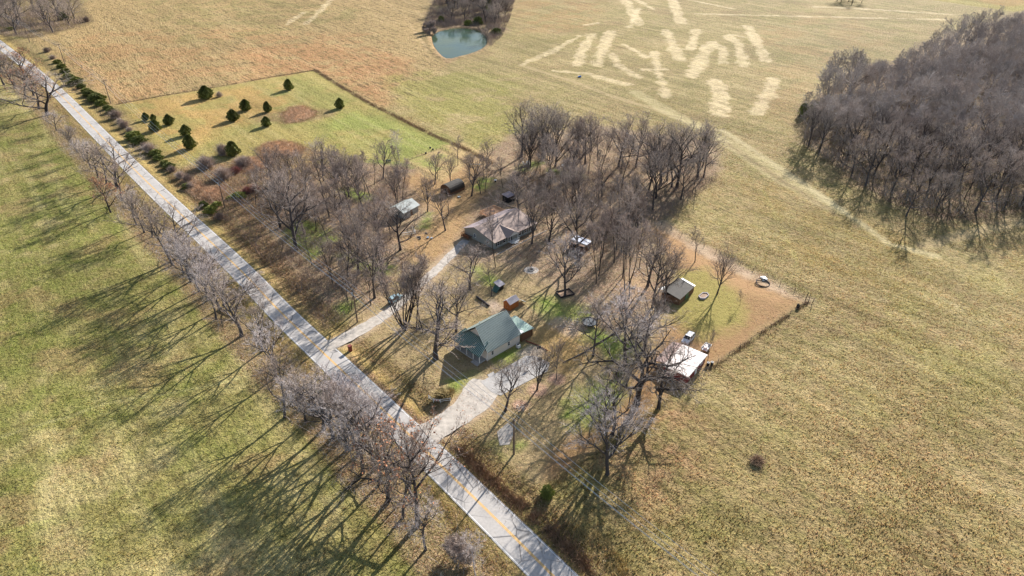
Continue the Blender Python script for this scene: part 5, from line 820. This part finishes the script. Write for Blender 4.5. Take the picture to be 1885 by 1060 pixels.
# ================================================================ vehicles
def car(P, rz, body_m, label, name='parked_car', L=4.7, Wd=1.85, Hh=1.7):
    e = empty(name, (P[0], P[1], .02), rz, label, 'car'); xs_ = np.array([-.5, -.485, -.36, -.26, .16, .3, .47, .5]) * L; zl = np.array([.45, .38, .3, .28, .28, .28, .34, .45]); zt = np.array([.8, 1.02, 1.05, 1.06, 1.02, .98, .85, .62]); wb = np.array([.8, .94, 1, 1, 1, 1, .93, .78]) * Wd / 2
    V = []; [V.extend([(x, -w, a), (x, -w * 1.0, (a + t) / 2), (x, -w * .93, t), (x, w * .93, t), (x, w, (a + t) / 2), (x, w, a)]) for x, a, t, w in zip(xs_, zl, zt, wb)]; n = len(xs_)
    f = [(i * 6 + j, i * 6 + (j + 1) % 6, (i + 1) * 6 + (j + 1) % 6, (i + 1) * 6 + j) for i in range(n - 1) for j in range(6)] + [tuple(range(6))[::-1], tuple((n - 1) * 6 + j for j in range(6))]; b = MB(); b.add(np.array(V), f); b.build('body', body_m, e)
    gx_ = [(-.46, -.38), (.2, .05)]; b = MB(); lo = np.array([(-.47 * L, .86), (.2 * L, .86)]); hi = np.array([(-.4 * L, .74), (.06 * L, .74)]); z0, z1 = 1.04, Hh - .06
    V = [(lo[0, 0], -lo[0, 1], z0), (lo[1, 0], -lo[1, 1], z0 - .04), (lo[1, 0], lo[1, 1], z0 - .04), (lo[0, 0], lo[0, 1], z0), (hi[0, 0], -hi[0, 1], z1), (hi[1, 0], -hi[1, 1], z1), (hi[1, 0], hi[1, 1], z1), (hi[0, 0], hi[0, 1], z1)]
    b.add(np.array(V), [(0, 1, 5, 4), (1, 2, 6, 5), (2, 3, 7, 6), (3, 0, 4, 7), (4, 5, 6, 7)]); b.build('windows', M['glass'], e)
    b = MB(); b.box(((hi[0, 0] + hi[1, 0]) / 2, 0, Hh - .03), (hi[1, 0] - hi[0, 0] + .1, 1.5, .06))
    for s_ in (-1, 1):
        for (x0, x1) in ((-.44, -.39), (-.13, -.13), (.2, .06)): p0 = np.array([x0 * L, s_ * .87, 1.0]); p1 = np.array([x1 * L, s_ * .75, Hh - .05]); b.tube([p0, p1], .05, 4)
    ro = b.build('roof', body_m, e); b = MB(); [b.tube([(hi[0, 0], s_ * .66, Hh + .04), (hi[1, 0] - .2, s_ * .66, Hh + .04)], .025, 5) for s_ in (-1, 1)]; b.build('roof_rail', M['blackm'], ro)
    for x in (-.31 * L, .3 * L):
        for s_ in (-1, 1): b = MB(); b.tube([(x, s_ * (Wd / 2 - .2), .33), (x, s_ * (Wd / 2 + .02), .33)], .34, 16); o = b.build('wheel', M['tyre'], e); b = MB(); b.tube([(x, s_ * (Wd / 2 + .021), .33), (x, s_ * (Wd / 2 + .03), .33)], .2, 12); b.build('hubcap', M['hub'], o)
    for s_ in (-1, 1): b = MB(); b.box((.49 * L, s_ * .62, .68), (.08, .34, .14)); b.build('headlight', M['steel'], e); b = MB(); b.box((-.492 * L, s_ * .68, .85), (.06, .2, .28)); b.build('tail_light', M['redp'], e); b = MB(); b.box((.12 * L, s_ * (Wd / 2 + .08), 1.05), (.12, .18, .12)); b.build('mirror', body_m, e)
    b = MB(); b.box((.45 * L, 0, .45), (.3, 1.5, .2)); b.build('bumper', M['blackm'], e); return e
car(G(1266, 627), R(52) + math.pi, M['carwhite'], 'white sport utility car parked on the lawn behind the white-roofed building')
car(G(728, 553), R(58), M['silver'], 'pale blue-silver car parked on the gravel drive behind the many-stemmed tree', L=4.6)
# ================================================================ utility poles and wires
PP = [G(*p) for p in [(55, 78), (120, 119), (204, 190), (414, 382), (658, 593), (946, 836)]]; PP.append(PP[-1] + (PP[-1] - PP[-2]) * 1.02); PP.insert(0, PP[0] + (PP[0] - PP[1]) * 1.3); HP = [11, 12, 12, 11.5, 10.2, 10, 9.4, 9.6]
plab = ['', 'farthest wooden power pole beside the top left thicket', 'wooden power pole at the upper part of the roadside hedge', 'wooden power pole at the upper left corner of the mown pasture', 'wooden power pole with a grey transformer among the brambles', 'wooden power pole with a grey transformer beside the gravel drive', "nearest wooden power pole on the lawn, its long shadow crossing the road", '']
arms = []
for i, (P, h) in enumerate(zip(PP, HP)):
    d = (PP[min(i + 1, len(PP) - 1)] - PP[max(i - 1, 0)]); d = d / np.linalg.norm(d); nr = np.array([d[1], -d[0]]); az = math.atan2(nr[1], nr[0]); tops = [(*(P + nr * o), h + .1) for o in (-1.1, .15, 1.1)] + [(*(P + nr * .15), h - 1.5)]; arms.append(tops)
    if i in (0, 7): continue
    e = empty('utility_pole', P, az, plab[i], 'power pole', 'wooden power poles along the road'); b = MB(); b.tube([(0, 0, -.3), (0, 0, h / 2), (0, 0, h + .3)], [.22, .19, .16], 8); b.build('pole', M['pole'], e)
    b = MB(); b.box((0, .14, h - .15), (2.5, .1, .13)); b.box((.5, .14, h - .5), (1.1, .05, .06), 0, .55); b.box((-.5, .14, h - .5), (1.1, .05, .06), 0, -.55); b.build('crossarm', M['pole'], e)
    for o in (-1.1, .15, 1.1): b = MB(); b.tube([(o, .1 if o != .15 else 0, h - .08 if o != .15 else h + .28), (o, .1 if o != .15 else 0, h + .1 if o != .15 else h + .42)], [.06, .04], 6); b.build('insulator', M['steel'], e)
    if i in (4, 5): b = MB(); b.tube([(0, -.42, h - 1.9), (0, -.42, h - .95)], .26, 12); tr_ = b.build('transformer', M['steel'], e); b = MB(); b.tube([(0, -.42, h - .95), (0, -.42, h - .75)], .05, 6); b.build('bushing', M['white'], tr_)
    if i == 5: b = MB(); b.tube([(-1.5, 0, 0), (-1.5, 0, 1.1)], .06, 6); b.tube([(-1.5, 0, 1.0), (0, 0, 1.1)], .05, 5); b.build('brace', M['pole'], e)
wl = ['power wire on the road side of the crossarms', 'power wire along the tops of the poles', 'power wire on the field side of the crossarms', 'lower neutral wire under the crossarms']
for k in range(4):
    pts_ = []
    for i in range(len(PP) - 1):
        a, b2 = np.array(arms[i][k]), np.array(arms[i + 1][k]); L = np.linalg.norm(b2 - a)
        for t in np.linspace(0, 1, 15)[: 15 if i == len(PP) - 2 else 14]: p = a * (1 - t) + b2 * t; p[2] -= 4 * t * (1 - t) * L * .012; pts_.append(p)
    b = MB(); b.tube(pts_, .032, 4, False); b.build('power_wire', M['wire'], label=wl[k], cat='wire', group=None)
# ================================================================ fences
def fence(px, label, sp=4.5, h=1.15, name='wire_fence', wires=3, m=None):
    L = GP(px); e = empty(name, L[0], 0, label, 'fence'); seg = np.linalg.norm(np.diff(L, axis=0), axis=1); cs = np.r_[0, np.cumsum(seg)]; n = min(95, max(2, int(cs[-1] / sp))); t = np.linspace(0, cs[-1], n + 1); Q = np.c_[np.interp(t, cs, L[:, 0]), np.interp(t, cs, L[:, 1])] - L[0]
    pm = MB(); pm.box((0, 0, h / 2 - .1), (.11, .11, h + .2)); me = None
    for i, (x, y) in enumerate(Q):
        if me is None: o = pm.build('post', m or M['pole'], e); me = o.data
        else: o = bpy.data.objects.new('post', me); COL.objects.link(o); o.parent = e
        o.location = (x, y, 0); o.rotation_euler[0] = rng.uniform(-.06, .06)
    for k in range(wires): b = MB(); b.tube(np.c_[Q, np.full(len(Q), h * (k + .9) / wires * .95)], .012, 3, False); b.build('wire', M['cable'], e)
    return e
fence([(215, 192), (300, 176), (400, 160), (500, 142), (580, 129)], 'wire fence along the top side of the mown pasture with cedars')
fence([(580, 129), (620, 155), (680, 190), (740, 220), (800, 250), (870, 280), (905, 300)], 'weedy wire fence along the right side of the mown pasture')
fence([(1200, 404), (1260, 436), (1330, 470), (1400, 505), (1490, 549)], 'wire fence along the back of the home grounds')
fence([(1488, 556), (1400, 615), (1300, 682)], 'wire fence along the right side of the brown lawn')
fence([(750, 295), (785, 282), (812, 273)], 'low wire fence on the upper left side of the garden plot', 2.5, .9); fence([(752, 300), (785, 318), (815, 336)], 'low wire fence on the lower left side of the garden plot', 2.5, .9); fence([(815, 274), (850, 295), (880, 318)], 'low wire fence on the right side of the garden plot', 2.5, .9)
for (x, y, h, t, lab) in [(1483, 551, 2.2, .25, 'tall leaning fence corner post'), (1494, 560, 1.9, .35, 'dark brace post at the fence corner'), (705, 291, 2., 0, 'dark post beside the green barrel')]: b = MB(); b.tube([(0, 0, -.2), (t, 0, h)], .09, 6); o = b.build('wooden_post', M['bark_dark'], label=lab, cat='post'); o.location = (*G(x, y), 0)
b = MB(); b.tube([(0, 0, .35), (.1, 0, 1.2), (.3, 0, 1.3)], [.42, .42, .3], 10); o = b.build('dark_barrel', M['blackm'], label='dark upright drum at the back corner of the brown lawn', cat='drum'); o.location = (*G(1468, 566), -.3)
# ================================================================ yard things
P = G(1085, 597); t_ = empty('trampoline', P, 0, 'round black trampoline on the lawn', 'trampoline'); a_ = np.linspace(0, 2 * np.pi, 25); b = MB(); b.tube([(0, 0, .82), (0, 0, .85)], 1.8, 24); b.build('jumping_mat', M['mesh_black'], t_); b = MB(); b.tube(np.c_[np.cos(a_) * 2.0, np.sin(a_) * 2.0, np.full(25, .87)], .13, 6, False); b.build('rim_pad', mat('navy_pad', (56, 66, 76), k=.9), t_)
for i in range(4): x, y = 1.9 * math.cos(i * 1.57 + .4), 1.9 * math.sin(i * 1.57 + .4); b = MB(); b.tube([(x, y, .85), (x, y, .05), (x * .85 - y * .3, y * .85 + x * .3, .03)], .04, 5); b.build('leg', M['steel'], t_)
P = G(1040, 541); s_ = empty('sandbox', P, R(25), 'dark wooden box frame at the foot of the pale grey tree', 'sandbox')
for c_, d_ in (((0, -1.5, .3), (4, .18, .5)), ((0, 1.5, .3), (4, .18, .5)), ((-2.09, 0, .3), (.18, 3.2, .5)), ((2.09, 0, .3), (.18, 3.2, .5))): b = MB(); b.box(c_, d_); b.build('side_board', M['bark_dark'], s_)
b = MB(); b.box((0, 0, .12), (3.98, 2.8, .14)); b.build('soil', M['bramble'], s_)
P = G(1295, 546); s_ = empty('raised_bed', P, R(48), 'weathered grey boat-shaped garden bed between the rusty shed and the vase-shaped tree', 'garden bed'); pts8 = [(-1.9, 0), (-1.2, -1), (1.3, -1), (2.0, 0), (1.3, 1), (-1.2, 1)]
b = MB(); [b.slab([(x0, y0, .5), (x1, y1, .5), (x1 * .86, y1 * .82, .5), (x0 * .86, y0 * .82, .5)], .5) for (x0, y0), (x1, y1) in zip(pts8, pts8[1:] + pts8[:1])]; b.build('board_rim', M['shingle_gray'], s_); b = MB(); b.slab([(x * .84, y * .8, .32) for x, y in pts8], .3); b.build('soil', M['bramble'], s_)
P = G(1404, 522); s_ = empty('hay_ring', P, R(40), 'dark round feeder ring lying on the lawn edge around a white heap', 'feeder ring'); b = MB(); b.tube(np.c_[np.cos(a_) * 1.9, np.sin(a_) * 1.9, .35 + .25 * np.sin(a_)], .1, 6, False); b.tube(np.c_[np.cos(a_) * 1.9, np.sin(a_) * 1.9, .08 + 0 * a_], .09, 6, False); b.build('ring', M['bark_dark'], s_)
for i in range(8): x, y = 1.9 * math.cos(i * .785), 1.9 * math.sin(i * .785); b = MB(); b.tube([(x, y, 0), (x, y, .4 + .2 * math.sin(i * .785))], .04, 5); b.build('upright', M['bark_dark'], s_)
def rocks(P, n, r, sz, m, name, label, seed):
    g = np.random.default_rng(seed); mb = MB()
    for _ in range(n):
        x, y = g.normal(0, r, 2); s = sz * g.uniform(.5, 1.4); v = np.array([[a, b_, c] for a in (-1, 1) for b_ in (-1, 1) for c in (0, 1)]) * s * g.uniform(.55, 1, (8, 3)); mb.add(v + [x, y, 0], [(0, 1, 3, 2), (4, 6, 7, 5), (0, 4, 5, 1), (2, 3, 7, 6), (0, 2, 6, 4), (1, 5, 7, 3)])
    o = mb.build(name, m, label=label, cat='rocks'); o.location = (P[0], P[1], 0); return o
rocks(G(1408, 514), 9, .5, .45, M['white'], 'rock_heap', 'white lumpy heap inside the dark feeder ring', 1)
rocks(G(1036, 304), 12, .9, .35, M['white'], 'rock_heap', 'scattered white stones at the edge of the back wood', 2)
rocks(G(958, 749), 20, .9, .14, M['stone'], 'stone_ring', 'small pile of pinkish stones under the small tree by the pad', 3)
rocks(G(1050, 598), 60, 2.0, .16, M['stone'], 'rubble_patch', 'pale rubble and branches left of the trampoline', 4)
rocks(G(1175, 497), 30, 1.8, .15, M['stone'], 'rubble_patch', 'pale rubble in the middle grove clearing', 5)
for i, (x, y) in enumerate([(795, 438), (788, 438)]): rocks(G(x, y), 2, .12, .4, M['white'] if i == 0 else M['steel'], 'garden_urn', ('white rock near the forked lawn tree', 'blue-grey rock left of the white rock near the forked lawn tree')[i], 8 + i)
P = G(978, 497); s_ = empty('fire_ring', P, 0, 'pale ring of a fire pit in a grey gravel circle', 'fire pit'); b = MB(); b.tube([(0, 0, -.05), (0, 0, .03)], 2.2, 20); b.build('gravel_base', gm, s_); b = MB(); b.tube(np.c_[np.cos(a_) * .75, np.sin(a_) * .75, np.full(25, .25)], .14, 6, False); b.build('ring', M['concrete'], s_); b = MB(); b.tube([(0, 0, .04), (0, 0, .1)], .6, 14); b.build('ash_bed', M['blackm'], s_)
P = G(645, 645); s_ = empty('mailbox', P, R(-45), 'red brick mailbox pillar where the long gravel drive meets the road', 'mailbox'); b = MB(); b.box((0, 0, .65), (.75, .75, 1.5)); b.build('brick_pillar', M['brick'], s_); b = MB(); b.box((0, 0, 1.46), (.9, .9, .12)); b.build('cap', M['brick'], s_); b = MB(); b.box((0, -.4, 1.05), (.24, .1, .26)); b.build('mail_door', M['blackm'], s_)
# white corner fence with sign board and ornamental grass
P = G(811, 741); s_ = empty('corner_fence', P, R(6), 'low white two-wing corner fence with a sign board in front of tan grasses', 'fence')
for (x, y) in ((-2.6, 1.6), (-1.55, .4), (0, 0), (2.2, .25)): b = MB(); b.box((x, y, .5), (.14, .14, 1.1)); b.build('post', M['white'], s_)
def rl3(p, q, z): p, q = np.array(p), np.array(q); c = (p + q) / 2; d = q - p; b = MB(); b.box((c[0], c[1], z), (np.linalg.norm(d), .07, .13), math.atan2(d[1], d[0])); b.build('rail', M['white'], s_)
for z in (.4, .88): rl3((-2.6, 1.6), (-1.55, .4), z); rl3((0, 0), (2.2, .25), z)
b = MB(); b.box((-.78, .16, .68), (1.5, .07, .55), -.25); sb_ = b.build('sign_board', M['white'], s_)
for x in (-1.12, -.5): b = MB(); b.tube([(x, .215 - (x + .78) * .25 - .1, .68), (x, .215 - (x + .78) * .25 - .12, .68)], .17, 10); b.build('red_mark', M['redp'], sb_)
def grass_me(seed): 
    g = np.random.default_rng(seed); n = 700; az = g.uniform(0, 6.28, n); sp = np.abs(g.normal(0, .34, n)); b = np.c_[g.normal(0, .09, (n, 2)), np.zeros(n)]; d = np.stack([np.cos(az) * sp, np.sin(az) * sp, np.full(n, .9)], 1); L = g.uniform(.7, 1.1, n)[:, None]; o = np.c_[-np.sin(az), np.cos(az), np.zeros(n)] * .015; m = b + d * L * .75; e = m + d * L * .2 + np.c_[np.cos(az), np.sin(az), -.3 * np.ones(n)] * .14
    V = np.stack([b - o, b + o, m + o * 1.6, m - o * 1.6, e], 1).reshape(-1, 3); i = np.arange(n)[:, None] * 5; return raw_mesh('nolink', V, np.vstack([i + [0, 1, 2], i + [0, 2, 3], i + [3, 2, 4]]), M['straw'])
gme = [grass_me(1), grass_me(2)]
for i, (x, y, s, lab) in enumerate([(808, 731, 2.2, 'tan ornamental grass clump at the left behind the white corner fence'), (817, 733, 2.4, 'middle tan ornamental grass clump behind the white corner fence'), (828, 731, 2.4, 'tan ornamental grass clump at the right behind the white corner fence')]): plant(gme[i % 2], G(x, y), s, s, 'ornamental_grass', lab, 'grass clump', 'ornamental grasses', 'blades')
# basketball hoop, bench log, tank, chairs, small items
P = G(994, 661); s_ = empty('basketball_hoop', P, R(120), 'basketball hoop on a dark base at the rear edge of the concrete pad', 'basketball hoop'); b = MB(); b.box((0, 0, .12), (1.1, .75, .24)); b.build('base', M['blackm'], s_); b = MB(); b.tube([(0, 0, .2), (0, 0, 2.6), (.5, 0, 3.0)], .055, 6); b.build('pole', M['blackm'], s_); b = MB(); b.box((.62, 0, 3.15), (.05, 1.2, .8)); b.build('backboard', M['mesh_black'], s_); b = MB(); b.tube(np.c_[.9 + np.cos(a_) * .23, np.sin(a_) * .23, np.full(25, 2.9)], .02, 4, False); b.build('hoop', M['redp'], s_)
P = G(889, 556); s_ = MB(); s_.tube([(-2.9, 0, .3), (0, .05, .33), (2.9, 0, .28)], [.33, .3, .26], 9); o = s_.build('fallen_log', M['bark'], label='long fallen log beside the gravel spot above the green roof', cat='log'); o.location = (*P, 0); o.rotation_euler[2] = R(-52)
P = G(715, 298); s_ = empty('propane_tank', P, R(20), 'green horizontal tank in the mown pasture by the birch', 'tank'); b = MB(); b.tube([(-1.1, 0, .6), (-1, 0, .6), (1, 0, .6), (1.1, 0, .6)], [.2, .45, .45, .2], 12); b.build('tank_body', M['greenp'], s_); [MB().box((x, 0, .12), (.15, .7, .3)).build('foot', M['concrete'], s_) for x in (-.7, .7)]
for i, (x, y, rz, lab) in enumerate([(966, 305, .3, 'white garden chair on green grass at the left edge of the back wood'), (973, 303, 1.2, 'second white garden chair right of the first in the back wood')]):
    s_ = empty('garden_chair', G(x, y), rz, lab, 'chair', 'white garden chairs'); b = MB(); b.box((0, 0, .44), (.95, .9, .08)); b.build('seat', M['white'], s_); b = MB(); b.box((-.45, 0, .85), (.07, .9, .85)); b.build('backrest', M['white'], s_); [MB().box((sx, sy, .2), (.09, .09, .42)).build('leg', M['white'], s_) for sx in (-.4, .4) for sy in (-.38, .38)]; s_.scale = (1.5, 1.5, 1.4)
P = G(912, 335); s_ = empty('pedestal_table', P, 0, 'small white-topped pedestal at the yard path right of the brown barn', 'pedestal'); b = MB(); b.box((0, 0, .85), (1, .8, .1)); b.build('top', M['white'], s_); b = MB(); b.box((0, 0, .4), (.5, .5, .8)); b.build('base', M['blackm'], s_)
P = G(845, 363); s_ = MB(); s_.tube([(0, 0, 0), (0, 0, .12), (0, 0, .35)], [.55, .6, .55], 14); s_.build('stock_tank', M['metal_gray'], label='round pale stock tank in front of the brown barn', cat='stock tank').location = (*P, 0)
P = G(874, 330); s_ = MB(); s_.box((0, 0, .45), (1.3, 1.0, .9)); s_.box((0, 0, .95), (1.5, 1.2, .1)); s_.build('dog_house', M['brown_wood'], label='small dark dog house right of the brown barn', cat='dog house').location = (*P, 0)
P = G(875, 305); s_ = MB(); s_.box((0, 0, .7), (4.2, .2, .12)); s_.box((0, .5, .4), (4.2, .3, .08)); s_.box((-1.8, 0, .35), (.12, 1.2, .7)); s_.box((1.8, 0, .35), (.12, 1.2, .7)); s_.build('brush_rack', M['metal_gray'], label='grey low rack near the fence above the brown barn', cat='rack').location = (*P, 0)
for i, (x, y) in enumerate([(792, 273), (797, 276), (784, 283)]): s_ = MB(); s_.tube([(0, 0, 0), (0, 0, .3), (0, 0, .7)], [.35, .4, .3], 9); s_.build('plant_tub', M['blackm'], label=('dark tub at the top corner of the garden plot', 'second dark tub just right of the top corner of the garden plot', 'dark tub inside the garden plot')[i], cat='tub').location = (*G(x, y), 0)
P = G(757, 431); s_ = empty('kennel_run', P, R(20), 'low white railed pen right of the dark-crowned tree', 'pen'); rail((-3, 0), (1.5, 0), .9, 0, M['white'], s_, 9); rail((1.5, 0), (1.2, 3.5), .9, 0, M['white'], s_, 7)
for i, (x, y, lab) in enumerate([(786, 430, 'dark low heap with a lid left of the lawn tree'), (771, 438, 'dark heap at the left end of the stones by the lawn tree'), (1165, 530, 'dark small heap in the middle grove clearing')]): rocks(G(x, y), 5, .35, .3, M['blackm'], 'junk_heap', lab, 20 + i)
P = G(1067, 142); s_ = MB(); s_.box((0, 0, .4), (1.8, 1, .5)); s_.box((.3, 0, .75), (.7, .6, .3)); s_.build('blue_barrel', M['blue'], label='tiny blue tub alone in the upper hayfield', cat='tub').location = (*P, 0)
P = G(1052, 640); s_ = MB(); L_ = GP([(968, 628), (990, 636), (1008, 646)]); s_.tube(np.c_[L_, [.15, .15, .15]], .12, 5); s_.build('wood_edging', M['red'], label='reddish timber edging beside the concrete pad', cat='edging')
L_ = GP([(1160, 648), (1120, 668), (1080, 695), (1030, 725)]); 
P = G(1155, 640); s_ = MB(); L_ = GP([(1150, 600), (1110, 628), (1070, 652), (1036, 668)]); s_.tube(np.c_[L_ + 0, [.15] * 4], [.18, .17, .15, .1], 6); s_.build('fallen_limb', M['bark'], label='long thin fallen limb on the lawn between the pad and the gnarled trees', cat='log')
# fallen pale tree in the roadside row
fallen = tree_at(*G(412, 566), 13, 'A0_p', 'fallen pale tree lying over in the roadside row', None, 'tree', 'fallen_tree', 1.0, tilt=R(70), rz=R(120)); fallen.location.z = .8

sel2 = (rcs[:, 1] > 50) & (rcs[:, 1] < 480)
for sg, lab in ((3.55, 'dry grass creeping over the house side edge of the road'), (-3.55, 'dry grass creeping over the pasture side edge of the road')): weeds((rcs + nrm * sg)[sel2], .9, 12000, (.08, .35), 'verge_grass', lab, M['straw'], 80, .04)
brush(np.vstack([(rcs + nrm * 12.)[sel2], (rcs + nrm * 8)[sel2][::-1]]), 5000, (.4, 1.3), .03, 'underbrush', 'thin brown weeds along the ditch on the house side of the road', M['bramble'], 15)
